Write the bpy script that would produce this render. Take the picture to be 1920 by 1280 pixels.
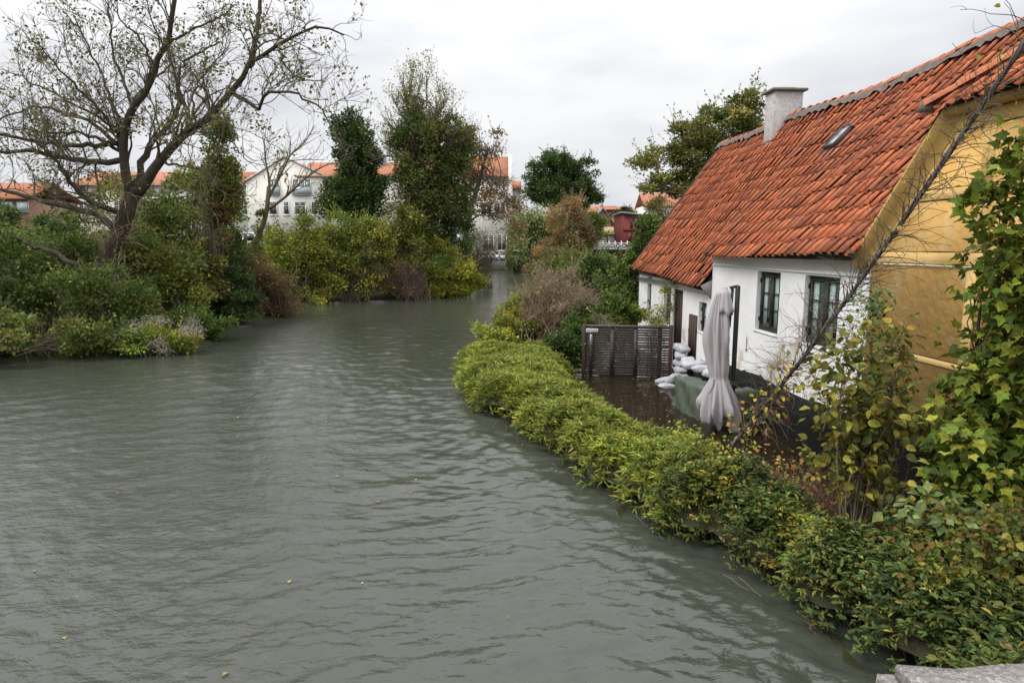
import bpy, bmesh, math, random
import numpy as np
from mathutils import Matrix, Vector

for o in list(bpy.data.objects): bpy.data.objects.remove(o, do_unlink=True)
scene = bpy.context.scene
COL = scene.collection
R = math.radians

# ------------------------------------------------------------------ camera
EYE = 3.6
FPX, CX, CY = 1200.0, 960.0, 640.0          # focal length in pixels of a 1920x1280 frame
PITCH = math.atan(178 / FPX)
cd = bpy.data.cameras.new('camera'); cam = bpy.data.objects.new('camera', cd); COL.objects.link(cam)
cam.location = (0, 0, EYE); cam.rotation_euler = (R(90) - PITCH, 0, 0)
cd.sensor_width = 36; cd.lens = 36 * FPX / 1920; cd.clip_start = 0.05; cd.clip_end = 3000
scene.camera = cam
scene.render.resolution_x = 1024; scene.render.resolution_y = 682

# ------------------------------------------------------------------ sky and sun (overcast)
SUN_EL, SUN_AZ = R(48), R(250)               # azimuth clockwise from +Y: left of the camera, a little behind
world = bpy.data.worlds.new('World'); scene.world = world; world.use_nodes = True
nt = world.node_tree; nt.nodes.clear()
def wn(t, **k):
    n = nt.nodes.new(t)
    for a, b in k.items(): setattr(n, a, b)
    return n
out = wn('ShaderNodeOutputWorld'); bg = wn('ShaderNodeBackground'); bg.inputs['Strength'].default_value = 0.1
sky = wn('ShaderNodeTexSky', sky_type='NISHITA', sun_disc=False, sun_elevation=SUN_EL, sun_rotation=SUN_AZ)
tc = wn('ShaderNodeTexCoord'); mp = wn('ShaderNodeMapping'); mp.inputs['Scale'].default_value = (1.0, 1.0, 3.6)
nz = wn('ShaderNodeTexNoise'); nz.inputs['Scale'].default_value = 2.3; nz.inputs['Detail'].default_value = 5; nz.inputs['Roughness'].default_value = 0.5
rp = wn('ShaderNodeValToRGB')                 # cloud thickness: pale grey to white
rp.color_ramp.elements[0].position = 0.40; rp.color_ramp.elements[0].color = (0.74, 0.75, 0.79, 1)
rp.color_ramp.elements[1].position = 0.62; rp.color_ramp.elements[1].color = (0.985, 0.985, 0.995, 1)
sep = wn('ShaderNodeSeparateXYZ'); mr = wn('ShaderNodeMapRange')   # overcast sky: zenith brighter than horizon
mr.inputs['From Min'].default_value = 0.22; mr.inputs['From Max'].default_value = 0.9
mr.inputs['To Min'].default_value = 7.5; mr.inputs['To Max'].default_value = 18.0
mul = wn('ShaderNodeVectorMath', operation='SCALE'); mixc = wn('ShaderNodeMixRGB'); mixc.inputs['Fac'].default_value = 0.95
L = nt.links.new
L(tc.outputs['Generated'], mp.inputs['Vector']); L(mp.outputs[0], nz.inputs['Vector']); L(nz.outputs['Fac'], rp.inputs['Fac'])
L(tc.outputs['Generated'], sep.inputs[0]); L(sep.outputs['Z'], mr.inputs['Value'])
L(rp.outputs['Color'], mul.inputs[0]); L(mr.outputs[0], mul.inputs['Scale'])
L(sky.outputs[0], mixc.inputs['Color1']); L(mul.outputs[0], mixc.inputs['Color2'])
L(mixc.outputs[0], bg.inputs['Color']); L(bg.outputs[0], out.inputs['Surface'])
sd = bpy.data.lights.new('sun', 'SUN'); sd.energy = 1.5; sd.angle = R(25); sd.color = (1.0, 0.97, 0.92)
sun = bpy.data.objects.new('sun', sd); COL.objects.link(sun)
sv = Vector((math.sin(SUN_AZ) * math.cos(SUN_EL), math.cos(SUN_AZ) * math.cos(SUN_EL), math.sin(SUN_EL)))
sun.rotation_euler = sv.to_track_quat('Z', 'Y').to_euler()
vs = scene.view_settings
vs.view_transform = 'Standard'; vs.look = 'None'; vs.gamma = 1; vs.exposure = 0.42; vs.use_curve_mapping = False
scene.render.engine = 'CYCLES'
scene.cycles.max_bounces = 6; scene.cycles.transparent_max_bounces = 12

# ------------------------------------------------------------------ helpers: coordinates
_c, _s = math.cos(PITCH), math.sin(PITCH)
def ray(px, py):
    a = (px - CX) / FPX; b = (CY - py) / FPX
    return np.array([a, _c + b * _s, -_s + b * _c])
def P(px, py, Y):
    d = ray(px, py); return np.array([0, 0, EYE]) + d * (Y / d[1])
def G(px, py, z=0.0):
    d = ray(px, py); return np.array([0, 0, EYE]) + d * ((z - EYE) / d[2])
def sz(px, Y): return px / FPX * Y * 1.0

# ------------------------------------------------------------------ helpers: objects
def thing(name, label, cat, loc=(0, 0, 0), rot=(0, 0, 0), group=None):
    o = bpy.data.objects.new(name, None); COL.objects.link(o)
    o.location = loc; o.rotation_euler = rot; o.empty_display_size = 0.2
    o['label'] = label; o['category'] = cat
    if group: o['group'] = group
    return o
def part(name, me, parent=None, loc=(0, 0, 0), rot=None, mat4=None, label=None, kind=None):
    o = bpy.data.objects.new(name, me); COL.objects.link(o)
    o.parent = parent
    if mat4 is not None: o.matrix_local = mat4
    else:
        o.location = loc
        if rot: o.rotation_euler = rot
    if label: o['label'] = label
    if kind: o['kind'] = kind
    return o
def tag(o, label, cat, group=None):
    o['label'] = label; o['category'] = cat
    if group: o['group'] = group
    return o

class MB:
    """collects polygons; mesh() makes one mesh"""
    def __init__(s): s.v = []; s.f = []; s.n = 0; s.ch = []
    def add(s, v, f, col=None):
        v = np.asarray(v, dtype=np.float64).reshape(-1, 3); f = np.asarray(f, dtype=np.int64)
        c = np.ones((len(v), 3)) if col is None else np.broadcast_to(np.asarray(col, dtype=np.float64), (len(v), 3))
        s.ch.append((v, f + s.n, c)); s.n += len(v); return s
    def box(s, x0, x1, y0, y1, z0, z1, col=None):
        v = [(x, y, z) for z in (z0, z1) for y in (y0, y1) for x in (x0, x1)]
        return s.add(v, [(0, 2, 3, 1), (4, 5, 7, 6), (0, 1, 5, 4), (2, 6, 7, 3), (0, 4, 6, 2), (1, 3, 7, 5)], col)
    def obox(s, p, q, w, h, up=(0, 0, 1), col=None):
        """bar from p to q, w wide, h high"""
        p = np.array(p, float); q = np.array(q, float); d = (q - p) / np.linalg.norm(q - p)
        sd_ = np.cross(d, up); sd_ = sd_ / (np.linalg.norm(sd_) + 1e-9); u = np.cross(sd_, d)
        v = [e + sd_ * a * w / 2 + u * b * h / 2 for e in (p, q) for b in (-1, 1) for a in (-1, 1)]
        return s.add(v, [(0, 1, 3, 2), (4, 6, 7, 5), (0, 4, 5, 1), (2, 3, 7, 6), (0, 2, 6, 4), (1, 5, 7, 3)], col)
    def poly(s, pts, col=None):
        return s.add(pts, [tuple(range(len(pts)))], col)
    def prism(s, pts, d, col=None):
        """closed solid: polygon pts and the same moved by d"""
        n = len(pts); a = np.array(pts, float); b = a + np.array(d, float)
        s.add(np.vstack([a, b]), np.zeros((0, 4)), col); base = s.n - 2 * n
        v, f, c = s.ch.pop()
        s.ch.append((v, np.array([[base + i, base + (i + 1) % n, base + n + (i + 1) % n, base + n + i] for i in range(n)]), c))
        s.ch.append((np.zeros((0, 3)), np.array([[base + i for i in range(n)][::-1]]), np.zeros((0, 3))))
        s.ch.append((np.zeros((0, 3)), np.array([[base + n + i for i in range(n)]]), np.zeros((0, 3))))
        return s
    def grid(s, P_, col=None, close_u=False):
        """P_ array (a,b,3)"""
        a, b = P_.shape[:2]; idx = np.arange(a * b).reshape(a, b)
        if close_u: idx = np.vstack([idx, idx[:1]])
        q = np.stack([idx[:-1, :-1], idx[1:, :-1], idx[1:, 1:], idx[:-1, 1:]], -1).reshape(-1, 4)
        return s.add(P_.reshape(-1, 3), q, None if col is None else col)
    def tubes(s, PTS, RR, sides=5, col=None):
        """PTS (N,k,3), RR (N,k)"""
        PTS = np.asarray(PTS, float); RR = np.asarray(RR, float)
        if PTS.ndim == 2: PTS = PTS[None]; RR = RR[None]
        N, k = PTS.shape[:2]
        T = np.gradient(PTS, axis=1); T /= (np.linalg.norm(T, axis=2, keepdims=True) + 1e-9)
        ref = np.where(np.abs(T[:, :1, 2:3]) > 0.9, np.array([1.0, 0, 0]), np.array([0, 0, 1.0]))
        A = np.cross(T, ref); A /= (np.linalg.norm(A, axis=2, keepdims=True) + 1e-9); B = np.cross(T, A)
        th = np.arange(sides) * 2 * math.pi / sides
        V = PTS[:, :, None] + RR[:, :, None, None] * (A[:, :, None] * np.cos(th)[None, None, :, None] + B[:, :, None] * np.sin(th)[None, None, :, None])
        idx = np.arange(N * k * sides).reshape(N, k, sides); nx = np.roll(idx, -1, axis=2)
        q = np.stack([idx[:, :-1], nx[:, :-1], nx[:, 1:], idx[:, 1:]], -1).reshape(-1, 4)
        if col is not None and np.ndim(col) == 2: col = np.repeat(col, k * sides, axis=0)
        s.add(V.reshape(-1, 3), q, col)
        # end caps
        if sides >= 5 and N < 200:
            base = s.n - N * k * sides
            s.ch.append((np.zeros((0, 3)), base + idx[:, -1, :], np.zeros((0, 3))))
            s.ch.append((np.zeros((0, 3)), base + idx[:, 0, ::-1], np.zeros((0, 3))))
        return s
    def lathe(s, prof, n=16, cx=0, cy=0, col=None):
        th = np.arange(n) * 2 * math.pi / n
        pr = np.array(prof, float)
        Pp = np.stack([cx + np.cos(th)[:, None] * pr[None, :, 0], cy + np.sin(th)[:, None] * pr[None, :, 0], np.broadcast_to(pr[None, :, 1], (n, len(pr)))], -1)
        return s.grid(Pp, col, close_u=True)
    def mesh(s, name, mat, loc=(0, 0, 0), smooth=False):
        me = bpy.data.meshes.new(name)
        V = np.vstack([c[0] for c in s.ch]) - np.array(loc, float)
        C = np.vstack([c[2] for c in s.ch])
        fl = [c[1] for c in s.ch if len(c[1])]
        loops = np.concatenate([f.ravel() for f in fl]); tot = np.concatenate([np.full(len(f), f.shape[1]) for f in fl])
        st = np.concatenate([[0], np.cumsum(tot)[:-1]])
        me.vertices.add(len(V)); me.vertices.foreach_set('co', V.astype(np.float32).ravel())
        me.loops.add(len(loops)); me.loops.foreach_set('vertex_index', loops.astype(np.int32))
        me.polygons.add(len(tot)); me.polygons.foreach_set('loop_start', st.astype(np.int32)); me.polygons.foreach_set('loop_total', tot.astype(np.int32))
        if smooth: me.polygons.foreach_set('use_smooth', np.ones(len(tot), dtype=bool))
        at = me.color_attributes.new('tint', 'FLOAT_COLOR', 'POINT')
        at.data.foreach_set('color', np.hstack([C, np.ones((len(C), 1))]).astype(np.float32).ravel())
        me.update(calc_edges=True); me.validate()
        if mat: me.materials.append(mat)
        return me

def bevel(me, w=0.01, seg=1):
    bm = bmesh.new(); bm.from_mesh(me)
    bmesh.ops.bevel(bm, geom=list(bm.edges), offset=w, segments=seg, affect='EDGES', clamp_overlap=True)
    bm.to_mesh(me); bm.free(); me.update(); return me

# ------------------------------------------------------------------ helpers: materials
def new_mat(name):
    m = bpy.data.materials.new(name); m.use_nodes = True; n = m.node_tree.nodes
    return m, n, m.node_tree.links.new, n['Principled BSDF']
def surf(name, base, rough=0.7, c2=None, scale=4.0, amt=0.5, bump=0.0, bscale=30.0, bdist=0.01, tint=False, spec=0.4, metal=0.0, stretch=(1, 1, 1), c3=None, s3=1.2, t3=(0.55, 0.7), local=False):
    m, n, l, b = new_mat(name)
    b.inputs['Roughness'].default_value = rough; b.inputs['Specular IOR Level'].default_value = spec; b.inputs['Metallic'].default_value = metal
    if local: pos = n.new('ShaderNodeTexCoord').outputs['Object']
    else: pos = n.new('ShaderNodeNewGeometry').outputs['Position']
    mp = n.new('ShaderNodeMapping'); mp.inputs['Scale'].default_value = stretch; l(pos, mp.inputs[0])
    def noise(sc, det=5):
        t = n.new('ShaderNodeTexNoise'); t.inputs['Scale'].default_value = sc; t.inputs['Detail'].default_value = det; t.inputs['Roughness'].default_value = 0.6
        l(mp.outputs[0], t.inputs['Vector']); return t
    colr = n.new('ShaderNodeRGB'); colr.outputs[0].default_value = (*base, 1); cur = colr.outputs[0]
    if tint:
        a = n.new('ShaderNodeAttribute'); a.attribute_name = 'tint'
        mx = n.new('ShaderNodeMixRGB'); mx.blend_type = 'MULTIPLY'; mx.inputs[0].default_value = 1; l(cur, mx.inputs[1]); l(a.outputs['Color'], mx.inputs[2]); cur = mx.outputs[0]
    if c2:
        t = noise(scale); r_ = n.new('ShaderNodeMapRange'); r_.inputs[1].default_value = 0.38; r_.inputs[2].default_value = 0.66; r_.inputs[4].default_value = amt; l(t.outputs['Fac'], r_.inputs[0])
        mx = n.new('ShaderNodeMixRGB'); l(r_.outputs[0], mx.inputs[0]); l(cur, mx.inputs[1]); mx.inputs[2].default_value = (*c2, 1); cur = mx.outputs[0]
    if c3:
        t = noise(s3, 8); r_ = n.new('ShaderNodeMapRange'); r_.inputs[1].default_value = t3[0]; r_.inputs[2].default_value = t3[1]; l(t.outputs['Fac'], r_.inputs[0])
        mx = n.new('ShaderNodeMixRGB'); l(r_.outputs[0], mx.inputs[0]); l(cur, mx.inputs[1]); mx.inputs[2].default_value = (*c3, 1); cur = mx.outputs[0]
    l(cur, b.inputs['Base Color'])
    if bump:
        t = noise(bscale, 4); bp = n.new('ShaderNodeBump'); bp.inputs['Strength'].default_value = bump; bp.inputs['Distance'].default_value = bdist
        l(t.outputs['Fac'], bp.inputs['Height']); l(bp.outputs[0], b.inputs['Normal'])
    m['cur'] = 0
    return m
def leaf_material():
    m, n, l, b = new_mat('leaf')
    a = n.new('ShaderNodeAttribute'); a.attribute_name = 'tint'
    b.inputs['Roughness'].default_value = 0.6; b.inputs['Specular IOR Level'].default_value = 0.2
    ps = n.new('ShaderNodeNewGeometry').outputs['Position']; tn = n.new('ShaderNodeTexNoise'); tn.inputs['Scale'].default_value = 38; tn.inputs['Detail'].default_value = 3; l(ps, tn.inputs['Vector'])
    mrn = n.new('ShaderNodeMapRange'); mrn.inputs[1].default_value = .3; mrn.inputs[2].default_value = .7; mrn.inputs[3].default_value = .62; mrn.inputs[4].default_value = 1.3; l(tn.outputs['Fac'], mrn.inputs[0])
    vm = n.new('ShaderNodeVectorMath'); vm.operation = 'SCALE'; l(a.outputs['Color'], vm.inputs[0]); l(mrn.outputs[0], vm.inputs['Scale'])
    l(vm.outputs[0], b.inputs['Base Color'])
    tr = n.new('ShaderNodeBsdfTranslucent'); l(vm.outputs[0], tr.inputs['Color'])
    mx = n.new('ShaderNodeMixShader'); mx.inputs[0].default_value = 0.28
    l(b.outputs[0], mx.inputs[1]); l(tr.outputs[0], mx.inputs[2]); l(mx.outputs[0], n['Material Output'].inputs['Surface'])
    return m
def glass_material(name, tint=(0.8, 0.9, 0.9), rough=0.02):
    m, n, l, b = new_mat(name)
    n.remove(b); tp = n.new('ShaderNodeBsdfTransparent'); tp.inputs[0].default_value = (*tint, 1)
    gl = n.new('ShaderNodeBsdfGlossy'); gl.inputs['Roughness'].default_value = rough
    lw = n.new('ShaderNodeLayerWeight'); pw = n.new('ShaderNodeMath'); pw.operation = 'POWER'; pw.inputs[1].default_value = 3.5; l(lw.outputs['Facing'], pw.inputs[0])
    fr = n.new('ShaderNodeMath'); fr.operation = 'ADD'; fr.inputs[1].default_value = .05; l(pw.outputs[0], fr.inputs[0])
    mx = n.new('ShaderNodeMixShader'); l(fr.outputs[0], mx.inputs[0]); l(tp.outputs[0], mx.inputs[1]); l(gl.outputs[0], mx.inputs[2])
    l(mx.outputs[0], n['Material Output'].inputs['Surface']); return m

def water_material():
    m, n, l, b = new_mat('river_water')
    b.inputs['Base Color'].default_value = (0.055, 0.062, 0.047, 1); b.inputs['Roughness'].default_value = 0.04; b.inputs['IOR'].default_value = 1.55
    b.inputs['Specular IOR Level'].default_value = 0.5
    pos = n.new('ShaderNodeNewGeometry').outputs['Position']
    def noise(sc, rot, stretch, det=3, dist=0.0):
        mp = n.new('ShaderNodeMapping'); mp.inputs['Rotation'].default_value = (0, 0, rot); mp.inputs['Scale'].default_value = stretch
        l(pos, mp.inputs[0]); t = n.new('ShaderNodeTexNoise'); t.inputs['Scale'].default_value = sc; t.inputs['Detail'].default_value = det
        t.inputs['Roughness'].default_value = 0.55; t.inputs['Distortion'].default_value = dist; l(mp.outputs[0], t.inputs['Vector']); return t.outputs['Fac']
    def math_(op, a, b_):
        q = n.new('ShaderNodeMath'); q.operation = op
        for i, x in enumerate((a, b_)):
            if isinstance(x, (int, float)): q.inputs[i].default_value = x
            else: l(x, q.inputs[i])
        return q.outputs[0]
    w1 = noise(8.5, R(-12), (0.6, 1.15, 1), 3, 0.5)     # wind ripples, crests across the stream
    w2 = noise(1.5, R(18), (0.5, 1.0, 1), 3, 0.8)
    w3 = noise(19.0, R(-25), (0.7, 1.1, 1), 2, 0.3)
    wvo = 0.0
    patch = noise(0.16, 0.4, (1, 0.55, 1), 3, 0.5)         # calmer and ruffled patches
    pr = n.new('ShaderNodeMapRange'); pr.inputs[1].default_value = 0.35; pr.inputs[2].default_value = 0.65; pr.inputs[3].default_value = 0.30; pr.inputs[4].default_value = 1.35; l(patch, pr.inputs[0])
    h = math_('ADD', math_('ADD', math_('MULTIPLY', w1, .75), wvo), math_('ADD', math_('MULTIPLY', w2, .0), math_('MULTIPLY', w3, 0.30)))
    h = math_('MULTIPLY', h, pr.outputs[0])
    bp = n.new('ShaderNodeBump'); bp.inputs['Strength'].default_value = 1.0; bp.inputs['Distance'].default_value = 0.026
    l(h, bp.inputs['Height']); l(bp.outputs[0], b.inputs['Normal'])
    return m
def flood_material():
    m, n, l, b = new_mat('flood_water')
    n.remove(b); pos = n.new('ShaderNodeNewGeometry').outputs['Position']
    t = n.new('ShaderNodeTexNoise'); t.inputs['Scale'].default_value = 2.2; t.inputs['Detail'].default_value = 2; l(pos, t.inputs['Vector'])
    bp = n.new('ShaderNodeBump'); bp.inputs['Strength'].default_value = 0.6; bp.inputs['Distance'].default_value = 0.02; l(t.outputs['Fac'], bp.inputs['Height'])
    tp = n.new('ShaderNodeBsdfTransparent'); tp.inputs[0].default_value = (0.62, 0.52, 0.38, 1)
    df = n.new('ShaderNodeBsdfDiffuse'); df.inputs[0].default_value = (0.035, 0.027, 0.017, 1)
    gl = n.new('ShaderNodeBsdfGlossy'); gl.inputs['Roughness'].default_value = 0.03; l(bp.outputs[0], gl.inputs['Normal'])
    fr = n.new('ShaderNodeFresnel'); fr.inputs[0].default_value = 1.33; l(bp.outputs[0], fr.inputs['Normal'])
    m1 = n.new('ShaderNodeMixShader'); m1.inputs[0].default_value = 0.55; l(tp.outputs[0], m1.inputs[1]); l(df.outputs[0], m1.inputs[2])
    m2 = n.new('ShaderNodeMixShader'); l(fr.outputs[0], m2.inputs[0]); l(m1.outputs[0], m2.inputs[1]); l(gl.outputs[0], m2.inputs[2])
    l(m2.outputs[0], n['Material Output'].inputs['Surface']); return m

LEAF = leaf_material(); LEAF_GAIN = 2.1
WATER = water_material(); FLOOD = flood_material()
BARK = surf('bark', (0.050, 0.038, 0.028), 0.95, (0.10, 0.085, 0.05), 5, 0.7, 1.0, 16, 0.08, stretch=(1, 1, 0.3))
TWIG = surf('twig', (0.13, 0.10, 0.075), 0.85, (0.19, 0.17, 0.08), 3, 0.6, tint=True)
DRY = surf('dry_stem', (0.30, 0.22, 0.15), 0.85, (0.22, 0.15, 0.10), 5, 0.6, tint=True)
SOIL = surf('soil', (0.035, 0.032, 0.02), 0.95, (0.04, 0.055, 0.015), 1.6, 0.8, 0.9, 6, 0.08, spec=.08)
PAVE = surf('paving', (0.085, 0.065, 0.045), 0.8, (0.13, 0.10, 0.07), 3, 0.7, 0.4, 18, 0.02)
GREEN_FRAME = surf('green_black_paint', (0.016, 0.022, 0.020), 0.45, (0.03, 0.036, 0.03), 12, 0.5, local=True)
BROWNWOOD = surf('brown_wood', (0.045, 0.026, 0.022), 0.6, (0.07, 0.045, 0.035), 4, 0.8, 0.4, 30, 0.01, stretch=(6, 6, 0.6))
SLATWOOD = surf('slat_wood', (0.030, 0.022, 0.020), 0.55, (0.075, 0.062, 0.055), 5, 0.8, 0.3, 30, 0.01, stretch=(0.6, 6, 6))
POSTWOOD = surf('gate_post_wood', (0.055, 0.024, 0.018), 0.6, (0.08, 0.04, 0.03), 6, 0.6, 0.3, 30, 0.01, stretch=(5, 5, 0.5))
GLASS = glass_material('window_glass')
FARGLASS = surf('far_glass', (0.10, 0.12, 0.13), 0.15, (0.30, 0.33, 0.33), 0.5, 0.6, spec=0.6)
FARDARK = surf('far_dark_glass', (0.035, 0.035, 0.035), 0.2, (0.09, 0.09, 0.085), 0.6, 0.6)
WHITEPAINT = surf('white_paint', (0.72, 0.72, 0.70), 0.5, (0.6, 0.6, 0.58), 3, 0.4)
METAL = surf('dark_metal', (0.022, 0.022, 0.024), 0.45, (0.035, 0.035, 0.035), 8, 0.4)

rng = np.random.default_rng(7)
def nrm(v): return v / (np.linalg.norm(v, axis=-1, keepdims=True) + 1e-9)
def rdir(n, r=rng): return nrm(r.normal(size=(n, 3)))

# leaf templates: x across, y along, z lift
def tmpl(kind):
    if kind == 'diamond': return np.array([(0, 0, 0), (-.32, .45, .10), (0, 1, 0), (.32, .45, .10)]), np.array([(0, 2, 1), (0, 3, 2)])
    if kind == 'lance':  return np.array([(0, 0, 0), (-.09, .35, .02), (.09, .35, .02), (0, 1, -.18)]), np.array([(0, 2, 1), (1, 2, 3)])
    if kind == 'sprig': return np.array([(0, 0, 0), (-.19, .34, .05), (-.14, .68, .02), (0, 1, -.16), (.14, .68, .02), (.19, .34, .05)]), np.array([(0, 2, 1), (0, 3, 2), (0, 4, 3), (0, 5, 4)])
    if kind == 'round':
        a = [(0, 0, 0), (-.24, .14, .05), (-.37, .46, .10), (-.28, .74, .05), (0, 1.06, -.16), (.28, .74, .05), (.37, .46, .10), (.24, .14, .05), (0, .5, -.03)]
        return np.array(a), np.array([(8, i, (i + 1) if i < 7 else 0) for i in range(8)])
    if kind == 'ivy':
        a = [(0, 0, 0), (-.33, .14, .06), (-.36, .50, .07), (0, 1, -.08), (.36, .50, .07), (.33, .14, .06)]
        return np.array(a), np.array([(0, 2, 1), (0, 3, 2), (0, 4, 3), (0, 5, 4)])
    if kind == 'maple':
        half = [(0, -.02), (.22, -.06), (.30, .02), (.48, .10), (.40, .24), (.60, .50), (.34, .50), (.28, .60), (.22, .62), (.14, .84), (0, 1.06)]
        zf = lambda x, y: .26 * abs(x) - .26 * y * y - .35 * max(0, abs(x) - .3) ** 1.5; pts = [(-x, y, zf(x, y)) for x, y in half] + [(x, y, zf(x, y)) for x, y in half[-2:0:-1]]
        k = len(pts); pts.append((0, .34, -.03))
        return np.array(pts), np.array([(k, i, (i + 1) % k) for i in range(k)])
def leaves(mb, pos, axis, size, col, kind='diamond', normal=None, r=rng):
    T, F = tmpl(kind); N = len(pos)
    if N == 0: return
    axis = nrm(axis); nn = normal if normal is not None else r.normal(size=(N, 3)) + np.array([0, 0, .8])
    side = nrm(np.cross(axis, nn)); nn = np.cross(side, axis)
    size = np.broadcast_to(np.asarray(size, float), (N,))[:, None, None]
    V = pos[:, None] + size * (T[None, :, :1] * side[:, None] + T[None, :, 1:2] * axis[:, None] + T[None, :, 2:3] * nn[:, None])
    k = len(T); FF = (F[None] + (np.arange(N) * k)[:, None, None]).reshape(-1, F.shape[1])
    mb.add(V.reshape(-1, 3), FF, np.repeat(np.clip(col * LEAF_GAIN, .004, .62), k, axis=0))
def palette(cols, n, r=rng, jit=0.22, w=None):
    c = np.array(cols)[r.choice(len(cols), n, p=w)]
    return np.clip(c * np.exp(r.normal(size=(n, 1)) * jit) * (1 + r.normal(size=(n, 3)) * 0.06), 0.003, 0.8)

def lump(d, ph):  # smooth lumps on a direction
    return (np.sin(d[:, 0] * 4.1 + ph) * np.sin(d[:, 1] * 3.7 + ph * 1.7) + np.sin(d[:, 2] * 5.3 + ph * .6) * np.sin(d[:, 0] * 6.1 - ph)) * 0.5
def blob_clusters(blobs, n, r, inner=0.45, rough=0.28, zcut=None):
    """cluster centres gathered on boughs (sub-lumps) of each blob, so that the crown has clumps and gaps"""
    vol = np.array([(b[1][0] * b[1][1] * b[1][2]) ** .66 for b in blobs]); nl = max(len(blobs) * 8, n // 7)
    lid = r.choice(len(blobs), nl, p=vol / vol.sum()); c = np.array([b[0] for b in blobs])[lid]; rad = np.array([b[1] for b in blobs])[lid]
    d = rdir(nl, r); rr = inner + (.92 - inner) * r.random(nl) ** .6; rr = rr * (1 + rough * r.normal(size=nl) * .45)
    lc = c + d * rad * rr[:, None]; lr = rad * (.16 + .16 * r.random((nl, 1)))
    ids = r.integers(nl, size=n); d2 = rdir(n, r); d2[:, 2] = np.where(r.random(n) < .55, np.abs(d2[:, 2]), d2[:, 2]); d2 = nrm(d2 + d[ids] * .4)
    p = lc[ids] + d2 * lr[ids] * (.55 + .5 * r.random((n, 1)))
    blob_clusters.ids = ids
    return p, nrm(d2 * .6 + d[ids] * .6)
def foliage(mb, blobs, ncl, nlf, size, cols, r, spread=0.3, kind='diamond', droop=0.0, inner=0.45, rough=0.28, w=None, flat=0.6, jit=0.2, zmin=None):
    p, d = blob_clusters(blobs, ncl, r, inner, rough)
    if zmin is not None: p[:, 2] = np.maximum(p[:, 2], zmin + r.random(ncl) * 0.3)
    ids = blob_clusters.ids; lcol = palette(cols, ids.max() + 1, r, jit, w); ccol = np.where(r.random((ncl, 1)) < .45, lcol[ids], palette(cols, ncl, r, jit, w))
    i = np.repeat(np.arange(ncl), nlf); N = len(i)
    off = rdir(N, r) * (r.random((N, 1)) ** .45) * spread * 1.25 * np.array([1, 1, flat])
    pos = p[i] + off
    ax = off * 1.2 / spread + d[i] * .5 + r.normal(size=(N, 3)) * .6 + np.array([0, 0, .1 - droop])
    cc = np.clip(ccol[i] * np.exp(r.normal(size=(N, 1)) * .16), .003, .8)
    leaves(mb, pos, ax, size * (0.7 + .6 * r.random(N)), cc, kind, r=r)
    return p
def curve(pts, k=12):
    pts = np.array(pts, float); d = np.concatenate([[0], np.cumsum(np.linalg.norm(np.diff(pts, axis=0), axis=1))]); t = np.linspace(0, d[-1], k)
    # Catmull-Rom
    out_ = []
    for x in t:
        i = min(max(np.searchsorted(d, x) - 1, 0), len(pts) - 2); u = (x - d[i]) / (d[i + 1] - d[i] + 1e-9)
        p0 = pts[max(i - 1, 0)]; p1 = pts[i]; p2 = pts[i + 1]; p3 = pts[min(i + 2, len(pts) - 1)]
        out_.append(.5 * (2 * p1 + (p2 - p0) * u + (2 * p0 - 5 * p1 + 4 * p2 - p3) * u * u + (3 * p1 - p0 - 3 * p2 + p3) * u ** 3))
    return np.array(out_)
def sprout(PTS, RR, n, r, length, k=6, ang=0.9, up=0.35, curl=0.25, tmin=0.25, rfac=0.6, rmin=0.006, grav=0.0):
    """n children per parent tube set (random parents weighted by length)"""
    Np, kp = PTS.shape[:2]
    ln = np.linalg.norm(np.diff(PTS, axis=1), axis=2).sum(1); pid = r.choice(Np, n, p=ln / ln.sum())
    t = (tmin + (1 - tmin) * r.random(n)) * (kp - 1.001); i0 = t.astype(int); fr = (t - i0)[:, None]
    st = PTS[pid, i0] * (1 - fr) + PTS[pid, i0 + 1] * fr; tg = nrm(PTS[pid, i0 + 1] - PTS[pid, i0])
    rad = (RR[pid, i0] * (1 - fr[:, 0]) + RR[pid, i0 + 1] * fr[:, 0]) * rfac
    d = nrm(tg + ang * rdir(n, r) + np.array([0, 0, up]))
    Ls = length * (0.55 + .8 * r.random(n)) * (1.15 - .45 * t / (kp - 1)); step = (Ls / (k - 1))[:, None]
    pts = [st]
    cv = rdir(n, r) * curl
    for j in range(k - 1):
        d = nrm(d + cv * .5 + rdir(n, r) * curl * .6 + np.array([0, 0, up * .12 - grav])); pts.append(pts[-1] + d * step)
    PT = np.stack(pts, 1); r1 = np.maximum(rad, rmin)
    RRn = r1[:, None] * np.linspace(1, .35, k)[None]; RRn = np.maximum(RRn, rmin * .6)
    return PT, RRn

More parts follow.
